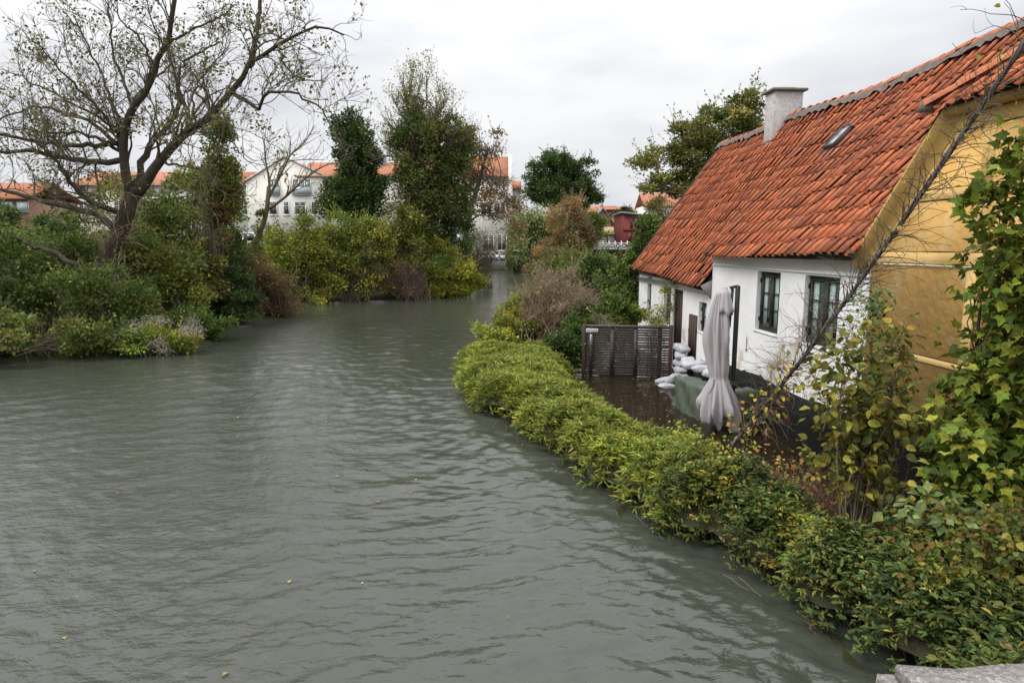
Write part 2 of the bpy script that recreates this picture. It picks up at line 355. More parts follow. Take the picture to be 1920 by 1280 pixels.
# ================================================================== THE SETTING
RIVER = [(-40, -25), (-40, 4), (-24, 15), (-16, 19.7), (-13.2, 20.9), (-11.1, 22.5), (-12.6, 28.9), (-11.4, 33.4), (-12.4, 39.6), (-11.4, 43), (-7.8, 43.2),
         (-3.4, 46.6), (-2.4, 64), (-3.5, 85), (-3.2, 99), (40, 104), (60, 100), (60, 78), (22, 66), (9, 54), (4, 46), (1.2, 38), (-.2, 31), (-1.5, 24), (-1.4, 18), (-1.0, 14.3),
         (0.0, 12.7), (.9, 10.1), (1.5, 8.6), (2.2, 7.2), (2.75, 6.2), (3.1, 5.3), (3.2, 4), (3.2, -25)]
def poly_dist(px, py, poly):
    a = np.array(poly, float); b = np.roll(a, -1, axis=0); dm = np.full(px.shape, 1e9); ins = np.zeros(px.shape, bool)
    for (x0, y0), (x1, y1) in zip(a, b):
        dx, dy = x1 - x0, y1 - y0; t = np.clip(((px - x0) * dx + (py - y0) * dy) / (dx * dx + dy * dy), 0, 1)
        dm = np.minimum(dm, np.hypot(px - x0 - t * dx, py - y0 - t * dy))
        cr = ((y0 > py) != (y1 > py)) & (px < (x1 - x0) * (py - y0) / (y1 - y0 + 1e-12) + x0); ins ^= cr
    return dm, ins
def sstep(x, a, b): t = np.clip((x - a) / (b - a), 0, 1); return t * t * (3 - 2 * t)
def ground_z(x, y):
    x = np.asarray(x, float); y = np.asarray(y, float)
    d, ins = poly_dist(x, y, RIVER)
    right = sstep(x, -2.5, -1.0) * (1 - sstep(y, 60, 75))
    zl = 0.12 + 2.8 * sstep(d, 0, 14)
    court = -.16 + 0 * d
    zr = court + 1.5 * sstep(y, 24, 55)
    z = zl * (1 - right) + zr * right
    return np.where(ins, -1.2 * sstep(d, 0, 2.5), z)
gx = np.concatenate([np.linspace(-900, -70, 8), np.linspace(-64, -22, 22), np.arange(-20, 9, .5), np.linspace(9.5, 60, 26), np.linspace(80, 900, 8)])
gy = np.concatenate([[-80, -40, -20, -10], np.arange(-5, 50, .5), np.linspace(51, 125, 50), np.linspace(140, 1600, 10)])
GX, GY = np.meshgrid(gx, gy, indexing='ij'); GZ = ground_z(GX, GY) + rng.normal(size=GX.shape) * .015
g = part('ground', MB().grid(np.stack([GX, GY, GZ], -1)).mesh('ground', SOIL, smooth=True)); g['kind'] = 'structure'
RW = list(RIVER)
HEDGE_C = [(6.0, 47), (2.4, 38), (1.0, 31), (-.3, 24), (.1, 18.4), (.4, 14.6), (1.0, 12.9), (1.7, 10.6), (2.3, 9.2), (2.8, 7.9), (3.2, 7.0), (3.6, 6.0), (3.8, 4), (3.8, -25)]
RW = [(-42, -25), (-42, 6), (-26, 18), (-17, 22), (-14, 23.2), (-13, 26), (-14, 30), (-13.5, 36), (-14, 42), (-12, 45.5), (-8, 46), (-5, 49), (-4.5, 64), (-5, 85), (-5, 101), (40, 106), (62, 102), (62, 76), (23, 64), (10.5, 53)] + HEDGE_C
# the river surface: real wind ripples as geometry, finer towards the bridge where they show
rad = np.concatenate([2.5 * np.exp(np.arange(0, math.log(48 / 2.5), .0051)), 48 * np.exp(np.arange(.0001, math.log(150 / 48), .02))]); ang = np.arange(R(-66), R(38), .0050)
RA_, AN_ = np.meshgrid(rad, ang, indexing='ij'); WX, WY = RA_ * np.sin(AN_), RA_ * np.cos(AN_)
wr = np.random.default_rng(55); WZ = np.zeros_like(WX); cell = RA_ * .0051
wxx = WX + .55 * np.sin(WY * .31 + .7 * np.sin(WX * .23)) + .25 * np.sin(WX * .9 + WY * .6); wyy = WY + .6 * np.sin(WX * .27 + 1.3) + .25 * np.sin(WY * .8 - WX * .5)
patch_ = .5 + .5 * np.sin(WX * .33 + 1.1 * np.sin(WY * .21)) * np.sin(WY * .19 + .8 * np.sin(WX * .26) + 1)
patch_ = .60 + .75 * patch_
for k_ in range(64):
    lam = .11 * (.55 / .11) ** (wr.random() ** 1.1); th = R(90) + R(10) + wr.normal() * .55; amp = .0022 * (lam / .3) ** 1.0 * (.5 + wr.random())
    kx, ky = math.cos(th) * 2 * math.pi / lam, math.sin(th) * 2 * math.pi / lam; f1, f2, f3 = wr.random(3) * 6.28
    env = .5 + .5 * np.sin(WX * (.35 + .5 * wr.random()) + WY * (.3 + .6 * wr.random()) + f1)          # wave groups
    ph_ = kx * wxx + ky * wyy + f2; WZ += amp * env * np.clip(lam / cell / 2.2 - .6, 0, 1) * (np.sin(ph_) + .22 * np.sin(2 * ph_ + .6))
for k_ in range(16):
    lam = .5 * (1.3 / .5) ** wr.random(); th = R(98) + wr.normal() * .5; kx, ky = math.cos(th) * 2 * math.pi / lam, math.sin(th) * 2 * math.pi / lam; f1, f2 = wr.random(2) * 6.28
    WZ += .0030 * (lam / .6) * (.5 + wr.random()) * (.5 + .5 * np.sin(WX * .3 + WY * .4 + f1)) * np.sin(kx * wxx + ky * wyy + f2) * np.clip(lam / cell / 2.2 - .6, 0, 1)
near_r = 1 + .55 * np.exp(-((WX - 1.0) / 2.6) ** 2) * np.exp(-((WY - 8) / 5.0) ** 2)                # livelier along the hedge
WZ *= .78 * patch_ * near_r
dd_, ins_ = poly_dist(WX, WY, RW)
idx = np.arange(WX.size).reshape(WX.shape); keep = (ins_[:-1, :-1] | ins_[1:, :-1] | ins_[1:, 1:] | ins_[:-1, 1:])
q_ = np.stack([idx[:-1, :-1], idx[:-1, 1:], idx[1:, 1:], idx[1:, :-1]], -1)[keep]
used_, inv_ = np.unique(q_, return_inverse=True); VV = np.stack([WX, WY, WZ], -1).reshape(-1, 3)[used_]
w_ = part('river_water', MB().add(VV, inv_.reshape(-1, 4)).mesh('river_water', WATER, smooth=True)); w_['kind'] = 'structure'
CW = HEDGE_C[4:] + [(7.5, -25), (7.5, 0), (6.2, 9), (5.0, 18), (4.4, 24), (-.3, 24)]
w_ = part('courtyard_floodwater', MB().poly([(x, y, 0.004) for x, y in CW]).mesh('courtyard_floodwater', FLOOD)); w_['kind'] = 'structure'
bm = bmesh.new(); bm.from_mesh(w_.data); bmesh.ops.triangulate(bm, faces=bm.faces[:]); bm.to_mesh(w_.data); bm.free()
pv = MB().poly([(x, y, -0.13) for x, y in [(1.9, 16.5), (3.0, 11), (4.0, 8.5), (4.6, 5), (7, 5), (6.1, 9.3), (4.9, 18.5), (2.0, 18.5)]])
part('courtyard_paving', pv.mesh('courtyard_paving', PAVE))['kind'] = 'structure'

# ================================================================== THE HOUSE   local axes: x = along the river front (away from the camera), y = out towards the river, z = up
HO = Vector((6.2 - .0734 * 9.5, 9.5, 0)); HROT = math.atan2(.9973, -.0732)
house = thing('old_house', 'old whitewashed and ochre half-timbered house with sagging red pantile roof beside the flooded yard', 'house', HO, (0, 0, HROT))
HM = Matrix.Translation(HO) @ Matrix.Rotation(HROT, 4, 'Z'); HMi = HM.inverted()
def hw(u, n, z): return np.array(HM @ Vector((u, n, z)))
def add_wear(m, spots):
    """bare plaster patches: world-space spots (x,y,z,radius)"""
    n = m.node_tree.nodes; l = m.node_tree.links.new; b = n['Principled BSDF']; src = b.inputs['Base Color'].links[0].from_socket
    pos = n.new('ShaderNodeNewGeometry').outputs['Position']
    t = n.new('ShaderNodeTexNoise'); t.inputs['Scale'].default_value = 3.5; t.inputs['Detail'].default_value = 7; t.inputs['Roughness'].default_value = .65; l(pos, t.inputs['Vector'])
    acc = None
    for (x, y, z, rad, sx) in spots:
        d = n.new('ShaderNodeVectorMath'); d.operation = 'SUBTRACT'; l(pos, d.inputs[0]); d.inputs[1].default_value = (x, y, z)
        sc = n.new('ShaderNodeVectorMath'); sc.operation = 'MULTIPLY'; l(d.outputs[0], sc.inputs[0]); sc.inputs[1].default_value = (1 / sx, 1 / sx, 1)
        ln = n.new('ShaderNodeVectorMath'); ln.operation = 'LENGTH'; l(sc.outputs[0], ln.inputs[0])
        mr_ = n.new('ShaderNodeMapRange'); l(ln.outputs['Value'], mr_.inputs[0]); mr_.inputs[1].default_value = 0; mr_.inputs[2].default_value = rad; mr_.inputs[3].default_value = .42; mr_.inputs[4].default_value = 0
        if acc is None: acc = mr_.outputs[0]
        else:
            q = n.new('ShaderNodeMath'); q.operation = 'MAXIMUM'; l(acc, q.inputs[0]); l(mr_.outputs[0], q.inputs[1]); acc = q.outputs[0]
    q = n.new('ShaderNodeMath'); q.operation = 'ADD'; l(acc, q.inputs[0]); l(t.outputs['Fac'], q.inputs[1])
    mr_ = n.new('ShaderNodeMapRange'); l(q.outputs[0], mr_.inputs[0]); mr_.inputs[1].default_value = .69; mr_.inputs[2].default_value = .82; mr_.inputs[4].default_value = .8
    mx = n.new('ShaderNodeMixRGB'); l(mr_.outputs[0], mx.inputs[0]); l(src, mx.inputs[1]); mx.inputs[2].default_value = (.52, .44, .34, 1); l(mx.outputs[0], b.inputs['Base Color'])
PLASTER = surf('white_plaster', (.80, .80, .80), .85, (.70, .69, .68), 1.3, .7, .5, 5, .03, c3=(.62, .57, .50), s3=2.4, t3=(.66, .78))
add_wear(PLASTER, [(*hw(2.75, 0, 1.42), .70, 1.4), (*hw(3.2, 0, 1.15), .50, 1.3), (*hw(2.35, 0, 1.75), .28, .8), (*hw(4.75, 0, 1.2), .35, .8), (*hw(2.2, 0, 2.2), .2, .6), (*hw(1.35, 0, 1.0), .3, 1.3), (*hw(8.5, 0, 1.1), .4, .6), (*hw(6.4, 0, .8), .35, 1.0), (*hw(.62, 0, 2.1), .22, .5)] + [(*hw(.6 + 1.05 * i, 0, .93), .20 + .06 * (i % 3), 1.6) for i in range(6)] + [(*hw(7.0 + .9 * i, 0, .35), .45, 1.2) for i in range(3)])
OCHRE = surf('ochre_limewash', (.88, .54, .175), .9, (.80, .44, .13), 1.2, .6, .6, 7, .03, c3=(.86, .60, .27), s3=3.2, t3=(.52, .68))
TIMBER = surf('ochre_timber', (.82, .56, .23), .85, (.66, .42, .14), 4, .7, .5, 18, .01, stretch=(.5, .5, 4))
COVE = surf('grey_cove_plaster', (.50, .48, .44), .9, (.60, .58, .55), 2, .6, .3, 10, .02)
VERGE = surf('ochre_verge_plaster', (.52, .34, .115), .9, (.42, .27, .09), 3, .6, .4, 12, .02)
TAR = surf('black_tar_plinth', (.006, .006, .006), .8, (.014, .013, .012), 2.2, .6, .8, 7, .04, spec=.2, c3=(.05, .05, .045), s3=5, t3=(.64, .78))

def wall_holes(mb, u0, u1, z0, z1, holes, n0, depth):
    """front face at y=n0 with rectangular holes and reveals going back by depth"""
    us = sorted({u0, u1, *[h[0] for h in holes], *[h[1] for h in holes]}); zs = sorted({z0, z1, *[h[2] for h in holes], *[h[3] for h in holes]})
    for a, b in zip(us[:-1], us[1:]):
        for c_, d in zip(zs[:-1], zs[1:]):
            um, zm = (a + b) / 2, (c_ + d) / 2
            if any(h[0] < um < h[1] and h[2] < zm < h[3] for h in holes): continue
            mb.poly([(a, n0, c_), (a, n0, d), (b, n0, d), (b, n0, c_)])
    for a, b, c_, d in holes:
        y = n0 - depth
        mb.poly([(a, n0, c_), (b, n0, c_), (b, y, c_), (a, y, c_)]); mb.poly([(a, n0, d), (a, y, d), (b, y, d), (b, n0, d)])
        mb.poly([(a, n0, c_), (a, y, c_), (a, y, d), (a, n0, d)]); mb.poly([(b, n0, c_), (b, n0, d), (b, y, d), (b, y, c_)])
W1 = (3.12, 4.12, 1.85, 3.09); W2 = (1.10, 2.20, 1.86, 3.09); W3 = (6.9, 7.44, 1.38, 2.16); W4 = (9.78, 10.45, 1.22, 2.45); W5 = (11.85, 12.3, 1.47, 2.6)
DOOR = (8.72, 9.5, .02, 2.36)
mb = MB(); wall_holes(mb, .30, 6.62, .84, 3.36, [W1, W2], 0, .14); part('white_front_wall', mb.mesh('white_front_wall', PLASTER), house)
mb = MB(); wall_holes(mb, 6.62, 13.35, -.2, 2.62, [W3, W4, W5, DOOR], 0, .12)
mb.poly([(13.35, 0, -.2), (13.35, 0, 2.62), (13.35, -2.8, 6.9), (13.35, -5.6, 2.62), (13.35, -5.6, -.2)])
mb.poly([(6.62, 0, 2.55), (6.62, 0, 3.45), (6.62, -2.8, 6.98)])
part('white_low_wall', mb.mesh('white_low_wall', PLASTER), house)
mb = MB().box(6.4, 13.3, -5.6, -5.5, -.2, 2.6).box(-6, 6.4, -5.6, -5.5, -.2, 3.3).box(-6.0, -5.9, -5.5, -.05, -.2, 3.3)
part('back_wall', mb.mesh('back_wall', PLASTER), house)
# plinth: tarred stone with an uneven top
uu = np.linspace(.30, 6.62, 40); top = .86 + .035 * np.sin(uu * 2.1) + rng.normal(size=40) * .012
Pp = np.stack([np.stack([uu, np.full(40, .0), top + .01], -1), np.stack([uu, .07 + 0 * uu, top - .02 + rng.normal(size=40) * .01], -1), np.stack([uu, .10 + rng.normal(size=40) * .012, .4 + 0 * uu], -1), np.stack([uu, .13 + 0 * uu, -.25 + 0 * uu], -1)], 1)
part('tarred_plinth', MB().grid(Pp).mesh('tarred_plinth', TAR, smooth=True), house)
uu = np.linspace(-6, .30, 40); top = 1.22 + .02 * np.sin(uu * 3)
Pp = np.stack([np.stack([uu, np.full(40, .0), top + .09], -1), np.stack([uu, .10 + rng.normal(size=40) * .01, top + .06], -1), np.stack([uu, .12 + 0 * uu, top - .02], -1), np.stack([uu, .07 + rng.normal(size=40) * .015, top - .10], -1), np.stack([uu, .10 + 0 * uu, -.25 + 0 * uu], -1)], 1)
part('tarred_plinth', MB().grid(Pp).mesh('tarred_plinth', TAR, smooth=True), house)
part('tarred_plinth', MB().box(6.62, 8.6, 0.002, .03, -.2, .30).mesh('tarred_plinth', TAR), house)
# cove under the eave of the front part
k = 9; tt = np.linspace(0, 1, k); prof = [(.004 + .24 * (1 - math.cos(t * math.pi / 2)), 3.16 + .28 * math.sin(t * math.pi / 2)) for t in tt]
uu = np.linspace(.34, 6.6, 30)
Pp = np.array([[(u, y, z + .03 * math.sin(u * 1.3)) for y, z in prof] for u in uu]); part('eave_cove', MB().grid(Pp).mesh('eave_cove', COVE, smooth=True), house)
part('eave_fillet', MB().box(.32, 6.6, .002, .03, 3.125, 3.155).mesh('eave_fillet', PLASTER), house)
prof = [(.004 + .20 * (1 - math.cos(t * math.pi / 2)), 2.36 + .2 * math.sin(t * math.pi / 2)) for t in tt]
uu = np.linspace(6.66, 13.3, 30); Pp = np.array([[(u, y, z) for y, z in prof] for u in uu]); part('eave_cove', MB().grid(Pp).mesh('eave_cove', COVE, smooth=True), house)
part('gutter_end_board', MB().prism([(6.60, .02, 2.30), (6.60, .30, 2.62), (6.60, -.02, 2.78)], (.05, 0, 0)).mesh('gutter_end_board', surf('grey_board', (.26, .24, .22), .8, (.18, .17, .16), 5, .5)), house)
# ochre gable of the cross wing (in the plane of the river front)
gab = [(.30, 0.012, 1.3), (.30, .012, 3.30), (.40, .012, 3.44), (-1.26, .012, 5.37), (-5.54, .012, 5.37), (-6.6, .012, 3.44), (-6.6, .012, 1.3)]
part('ochre_gable_wall', MB().prism(gab[::-1], (0, -.3, 0)).mesh('ochre_gable_wall', OCHRE), house)
def beam(u0, u1, z0, z1, n=.03, name='timber_beam'):
    me = MB().box(u0, u1, -.02, n, z0, z1).mesh(name, TIMBER); bevel(me, .006); return part(name, me, house)
beam(-6, .26, 3.365, 3.52); beam(-6, -.62, 4.20, 4.33, .034); beam(-6, -.2, 2.05, 2.13, .022); beam(-6, -1.1, 5.02, 5.2, .034)
for u in (-1.66, -3.1, -4.6): beam(u - .16, u - .075, 3.525, 4.19, .028, 'timber_post'); beam(u - .065, u + .02, 3.525, 4.19, .03, 'timber_post'); beam(u - .16, u - .075, 4.335, 5.015, .028, 'timber_post'); beam(u - .065, u + .02, 4.335, 5.015, .03, 'timber_post')
for u in (-1.75, -3.4): beam(u, u + .16, 2.135, 3.36, .026, 'timber_post')
GAP = surf('timber_gap', (.05, .032, .015), .95)
for u0, u1, z in ((-6, .24, 3.357), (-6, .24, 3.527), (-6, -.63, 4.193), (-6, -.75, 4.337), (-6, -.25, 2.043), (-6, -.25, 2.137), (-6, -1.1, 5.012), (-6, -1.2, 5.207)):
    zz_ = np.linspace(u0, u1, 26); cvg = np.stack([zz_, np.full(26, .016), z + .003 * np.sin(zz_ * 5) + rng.normal(size=26) * .002], -1); part('shrinkage_gap', MB().tubes(cvg, .004 + .004 * rng.random(26), 4).mesh('shrinkage_gap', GAP), house)
part('gable_cable', MB().tubes(curve([(.28, .04, 3.345), (-1, .042, 3.35), (-3, .04, 3.34), (-6, .042, 3.35)], 16), np.full(16, .010), 5).mesh('gable_cable', WHITEPAINT), house)
# curved plaster band below the verge
vp = np.array([(.50, 3.30), (.40, 3.50), (.18, 3.76), (-.25, 4.24), (-.8, 4.86), (-1.20, 5.31)]); vp = curve(np.stack([vp[:, 0], 0 * vp[:, 0], vp[:, 1]], -1), 18)
inn = vp + np.array([-.16, 0, -.16]); wv = .75 + .25 * np.linspace(0, 1, 18); inn = vp + np.array([-.135, 0, -.12]) * wv[:, None]
Pp = np.stack([inn + [0, .016, 0], inn * .66 + vp * .34 + [0, .04, 0], inn * .3 + vp * .7 + [0, .11, 0], vp + [0, .20, 0], vp + [.02, .19, .05], vp + [.02, -.1, .05]], 1)
part('verge_band', MB().grid(Pp[:, ::-1]).mesh('verge_band', VERGE, smooth=True), house)
part('verge_flashing', MB().poly([(.46, .22, 3.42), (.66, .20, 3.46), (.62, -.1, 3.7), (.42, -.05, 3.62)]).mesh('verge_flashing', surf('lead_flashing', (.35, .37, .40), .5, (.25, .26, .28), 8, .5)), house)

# ---- windows of the house
BLIND = surf('blind_slat', (.80, .80, .78), .6, (.5, .5, .48), 9, .4)
CURT = surf('pale_lining', (.80, .81, .79), .8, (.45, .46, .45), 6, .5)
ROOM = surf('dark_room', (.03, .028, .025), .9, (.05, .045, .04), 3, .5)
SILLM = surf('sill_paint', (.75, .75, .74), .7, (.6, .58, .55), 5, .5)
def casement(par, h, cols=2, rows=3, deep=.09, blinds=True, sill=True):
    a, b, c_, d = h; W_ = b - a; y = -deep
    win = bpy.data.objects.new('window', MB().box(a, a + .055, y - .05, y, c_, d).box(b - .055, b, y - .05, y, c_, d).box(a + .055, b - .055, y - .05, y, c_, c_ + .07).box(a + .055, b - .055, y - .05, y, d - .06, d).mesh('window_frame', GREEN_FRAME)); COL.objects.link(win); win.parent = par
    n_c = cols; cw = (W_ - .11 - .02 * (n_c - 1)) / n_c
    for i in range(n_c):
        u0 = a + .055 + i * (cw + .02); u1 = u0 + cw; z0, z1 = c_ + .07, d - .06
        me = MB().box(u0, u0 + .035, y - .03, y + .008, z0, z1).box(u1 - .035, u1, y - .03, y + .008, z0, z1).box(u0 + .035, u1 - .035, y - .03, y + .007, z0, z0 + .05).box(u0 + .035, u1 - .035, y - .03, y + .007, z1 - .05, z1).mesh('casement', GREEN_FRAME); part('casement', me, win)
        hh = (z1 - z0 - .1) / rows
        for j in range(1, rows): part('glazing_bar', MB().box(u0 + .035, u1 - .035, y - .022, y + .004, z0 + .05 + j * hh - .011, z0 + .05 + j * hh + .011).mesh('glazing_bar', GREEN_FRAME), win)
        for j in range(rows): part('pane', MB().poly([(u0 + .035, y - .012, z0 + .05 + j * hh + .012), (u0 + .035, y - .012, z0 + .05 + (j + 1) * hh - .012), (u1 - .035, y - .012, z0 + .05 + (j + 1) * hh - .012), (u1 - .035, y - .012, z0 + .05 + j * hh + .012)]).mesh('pane', GLASS), win)
        for zz in (z0 + .12, z1 - .18):
            uh = u1 + .02 if i == n_c - 1 else None
            if uh: part('hinge', MB().box(uh, uh + .03, y, y + .03, zz, zz + .09).mesh('hinge', METAL), win)
        if blinds:
            part('lining', MB().box(u1 - cw * .40, u1 - .02, y - .055, y - .045, z0, z1).mesh('lining', CURT), win)
            mb = MB(); zs = np.arange(z0 + .02, z1, .032)
            for kk, zz in enumerate(zs):
                if zz < z0 + .22 and (kk // 3) % 2 == 1: continue
                mb.add([(u0 + .01, y - .055, zz), (u1 - cw * .46, y - .055, zz), (u1 - cw * .46, y - .035, zz + .022), (u0 + .01, y - .035, zz + .022)], [(0, 1, 2, 3)])
            part('blind', mb.mesh('blind', BLIND), win, kind='stuff')
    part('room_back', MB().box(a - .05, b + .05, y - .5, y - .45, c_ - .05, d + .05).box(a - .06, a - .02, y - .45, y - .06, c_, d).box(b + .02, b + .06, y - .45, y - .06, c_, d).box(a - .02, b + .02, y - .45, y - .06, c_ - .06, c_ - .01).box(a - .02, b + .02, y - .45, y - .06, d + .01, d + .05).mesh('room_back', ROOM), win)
    if sill: part('sill', MB().prism([(a - .03, -deep + .02, c_ + .012), (a - .03, .012, c_ - .012), (a - .03, .012, c_ - .05), (a - .03, -deep + .02, c_ - .05)], (W_ + .06, 0, 0)).mesh('sill', SILLM), win)
    return win
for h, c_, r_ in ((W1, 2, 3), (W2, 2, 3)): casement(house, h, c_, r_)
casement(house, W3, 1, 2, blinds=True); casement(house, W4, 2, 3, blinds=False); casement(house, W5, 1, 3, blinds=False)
dr = part('door', MB().box(DOOR[0], DOOR[1], -.12, -.07, DOOR[2], DOOR[3]).mesh('door', BROWNWOOD), house, label='dark brown plank door behind the stacked sandbags')
part('door_frame', MB().box(DOOR[0], DOOR[0] + .07, -.07, -.03, 0.02, DOOR[3]).box(DOOR[1] - .07, DOOR[1], -.07, -.03, .02, DOOR[3]).box(DOOR[0] + .07, DOOR[1] - .07, -.07, -.03, DOOR[3] - .08, DOOR[3]).mesh('door_frame', BROWNWOOD), dr)
part('door_handle', MB().tubes(np.array([(DOOR[0] + .12, -.04, 1.05), (DOOR[0] + .2, -.03, 1.05), (DOOR[0] + .26, -.03, 1.05)]), np.full(3, .012)).mesh('door_handle', METAL), dr)
for kx in range(3): part('plank', MB().box(DOOR[0] + .085 + kx * .205, DOOR[0] + .28 + kx * .205, -.07, -.055, .05, DOOR[3] - .1).mesh('plank', BROWNWOOD), dr)
ht = part('hatch', MB().box(7.50, 8.04, .004, .035, .50, 1.77).mesh('hatch', BROWNWOOD), house, label='narrow dark brown wooden hatch on the low wall')
for kx in range(3): part('plank', MB().box(7.51 + kx * .177, 7.675 + kx * .177, .035, .05, .51, 1.76).mesh('plank', BROWNWOOD), ht)
part('latch', MB().box(8.04, 8.09, .01, .04, 1.28, 1.36).mesh('latch', METAL), ht)
IRON = surf('rusty_iron', (.16, .12, .10), .8, (.1, .06, .04), 20, .6)
part('wall_anchor', MB().tubes(np.array([(4.45, .02, 1.30), (4.43, .02, 1.62)]), np.full(2, .008)).tubes(np.array([(4.40, .02, 1.36), (4.49, .02, 1.35)]), np.full(2, .007)).mesh('wall_anchor', IRON), house)

# ---- roofs
TILE = surf('roof_tile', (.54, .180, .086), .85, (.29, .105, .062), 5.5, .6, .6, 60, .004, tint=True, spec=.25, c3=(.075, .058, .048), s3=7.5, t3=(.56, .74))
UNDER = surf('roof_underlay', (.035, .025, .02), .9, (.05, .035, .03), 4, .5)
MORTAR = surf('ridge_mortar', (.17, .145, .125), .95, (.10, .08, .065), 7, .7, .9, 26, .02)
TW, TE = .238, .335                       # tile width and exposure
def tile_arrays(r, col, W_=TW, LN=.40, wob=.004):
    xs = np.array([0, .10, .22, .38, .52, .62, .69, .77, .87, .96, 1.03, 1.045]) * W_
    zz = np.array([.000, -.008, -.014, -.014, -.004, .012, .034, .050, .055, .052, .043, .036])
    n = len(xs); wl = r.normal(size=n) * wob * .4
    lo = np.stack([xs, np.zeros(n) + r.normal() * .004, zz + .042 + wl], -1); hi = np.stack([xs, np.full(n, LN), zz + .004], -1); un = lo + np.array([0, .006, -.020])
    # rounded lower corners like worn pantiles
    lo[:, 1] += .018 * np.abs(np.linspace(-1, 1, n)) ** 3; un[:, 1] += .018 * np.abs(np.linspace(-1, 1, n)) ** 3
    V = np.vstack([lo, hi, un]); F = []
    for i in range(n - 1): F += [(i, i + 1, n + i + 1, n + i), (2 * n + i, 2 * n + i + 1, i + 1, i)]
    F += [(n - 1, 3 * n - 1, 2 * n - 1, 2 * n - 1)[:3] + (2 * n - 1,)]
    F = F[:-1]
    V = np.vstack([V, un[-1:] * 1, hi[-1:] + [0, 0, -.018]]); F.append((n - 1, 2 * n + n - 1, 3 * n + 1, 2 * n - 1))
    return V, np.array(F), np.broadcast_to(np.array(col), (len(V), 3))
TINTS = [(1, 1, 1), (1.12, 1.1, 1.0), (.85, .82, .85), (1.2, 1.25, 1.2), (.70, .68, .75), (1.02, .95, .9), (.92, 1.0, 1.05), (.52, .52, .60), (1.1, .95, .85), (.78, .85, .95)]
TILE_ME = []
rt = np.random.default_rng(3)
for t_ in TINTS:
    for q in range(2): V, F, c_ = tile_arrays(rt, t_); TILE_ME.append(MB().add(V, F, c_).mesh('roof_tile', TILE, smooth=False))
EN, RN, RZ = .27, -2.8, 7.03
def sag(u): return -.10 * math.exp(-((u - 5.2) / 2.6) ** 2) + .04 * math.sin(u * .9 + 1)
def roof_frame(ze, u, s):
    """point on the roof s metres up-slope from the eave at u"""
    dn, dz = RN - EN, RZ + sag(u) - ze; Ln = math.hypot(dn, dz); a, b = dn / Ln, dz / Ln
    p = Vector((u, EN + a * s, ze + b * s)); return p, a, b, Ln
def eave_front(u): return 3.40 + .05 * math.sin(u * .8 + .5) - .03 * (u / 6.6)
def eave_low(u): return 2.53 + .045 * (u - 6.6) + .02 * math.sin(u * 2)
slots = []
def lay(ua, ub, ef):
    u = ua
    while u < ub:
        ze = ef(u); p, a, b, Ln = roof_frame(ze, u, 0); rows = int(round((Ln - .12) / TE))
        ex = (Ln - .12) / rows
        for j in range(rows):
            bump_ = .018 * math.sin(u * 1.7 + j * .6) * math.sin(j * .9 + u * .5) + rt.normal() * .005
            s = j * ex - .02 + rt.normal() * .012 - (.05 if rt.random() < .03 else 0) + .015 * math.sin(u * 2.3 + j * 4); p, a, b, Ln = roof_frame(ze, u, s)
            yv = Vector((0, a, b)); zv = Vector((0, b, -a)); xv = Vector((-1, 0, 0)); p = p + zv * (bump_ + .03)
            M_ = Matrix.Identity(4)
            for ci, ax in enumerate((xv, yv, zv)): M_.col[ci].xyz = ax
            M_.col[3].xyz = p
            M_ = M_ @ Matrix.Rotation(rt.normal() * .024, 4, 'Z') @ Matrix.Rotation(rt.normal() * .02, 4, 'Y')
            slots.append((M_, u, s))
        u += TW
lay(-1.6, 6.60, eave_front); lay(6.86, 13.5, eave_low)
CHIM = (8.62, 9.15, -3.12, -2.3)          # chimney footprint u0,u1,n0,n1
SKY_ = (4.36, 4.80, 3.02, 3.60)          # skylight u0,u1, slope s0,s1
vis = []
rest = []
cz = HMi @ Vector((0, 0, EYE))
for M_, u, s in slots:
    p = M_.translation
    if SKY_[0] < u - .03 and u - TW * .8 < SKY_[1] and SKY_[2] - .15 < s < SKY_[3] - .05: continue
    d = (HM @ p - Vector((0, 0, EYE))).length
    hidden = u < .55 + max(0, (3.5 - p.z)) and False
    # hidden behind the ochre gable?
    w = HM @ p; dirv = w - Vector((0, 0, EYE)); c0 = cz; pl = p
    t = (0.0 - c0.y) / (pl.y - c0.y) if pl.y != c0.y else 2
    if 0 < t < 1:
        q = c0 + (pl - c0) * t
        if q.x < .45 and q.z < 3.45 + max(0, (.45 - q.x)) * 1.09 and q.z < 5.4: hidden = True
    if u < .44 and p.z < 3.6 + 1.09 * (.45 - u): continue
    if u < -.6: hidden = True
    (rest if hidden else vis).append((d, M_, u))
vis.sort(key=lambda t: t[0])
roof = part('roof', MB().poly([(.47, EN - .02, 3.38), (6.62, EN - .02, 3.36), (6.62, RN, RZ - .1), (-1.8, RN, RZ), (-2.2, -2.2, 6.2)]).poly([(6.6, EN - .02, 2.50), (13.5, EN - .02, 2.80), (13.5, RN, RZ - .02), (6.6, RN, RZ - .1)]).poly([(-1.8, RN, RZ), (13.5, RN, RZ - .02), (13.5, -5.9, 2.7), (-1.8, -5.9, 2.7)]).mesh('roof', UNDER), house, label='sagging red pantile roof with dark weathered tiles')
def tile_mesh_for(u, r): return TILE_ME[int(r.integers(len(TILE_ME)))]
for d, M_, u in vis[:300]: part('roof_tile', tile_mesh_for(u, rt), roof, mat4=M_)
mb = MB()
for d, M_, u in vis[300:] + rest:
    V, F, c_ = tile_arrays(rt, TINTS[int(rt.integers(len(TINTS)))]); Mn = np.array(M_); mb.add(V @ Mn[:3, :3].T + Mn[:3, 3], F, c_)
part('roof_tiles_beyond', mb.mesh('roof_tiles_beyond', TILE), roof, kind='stuff')
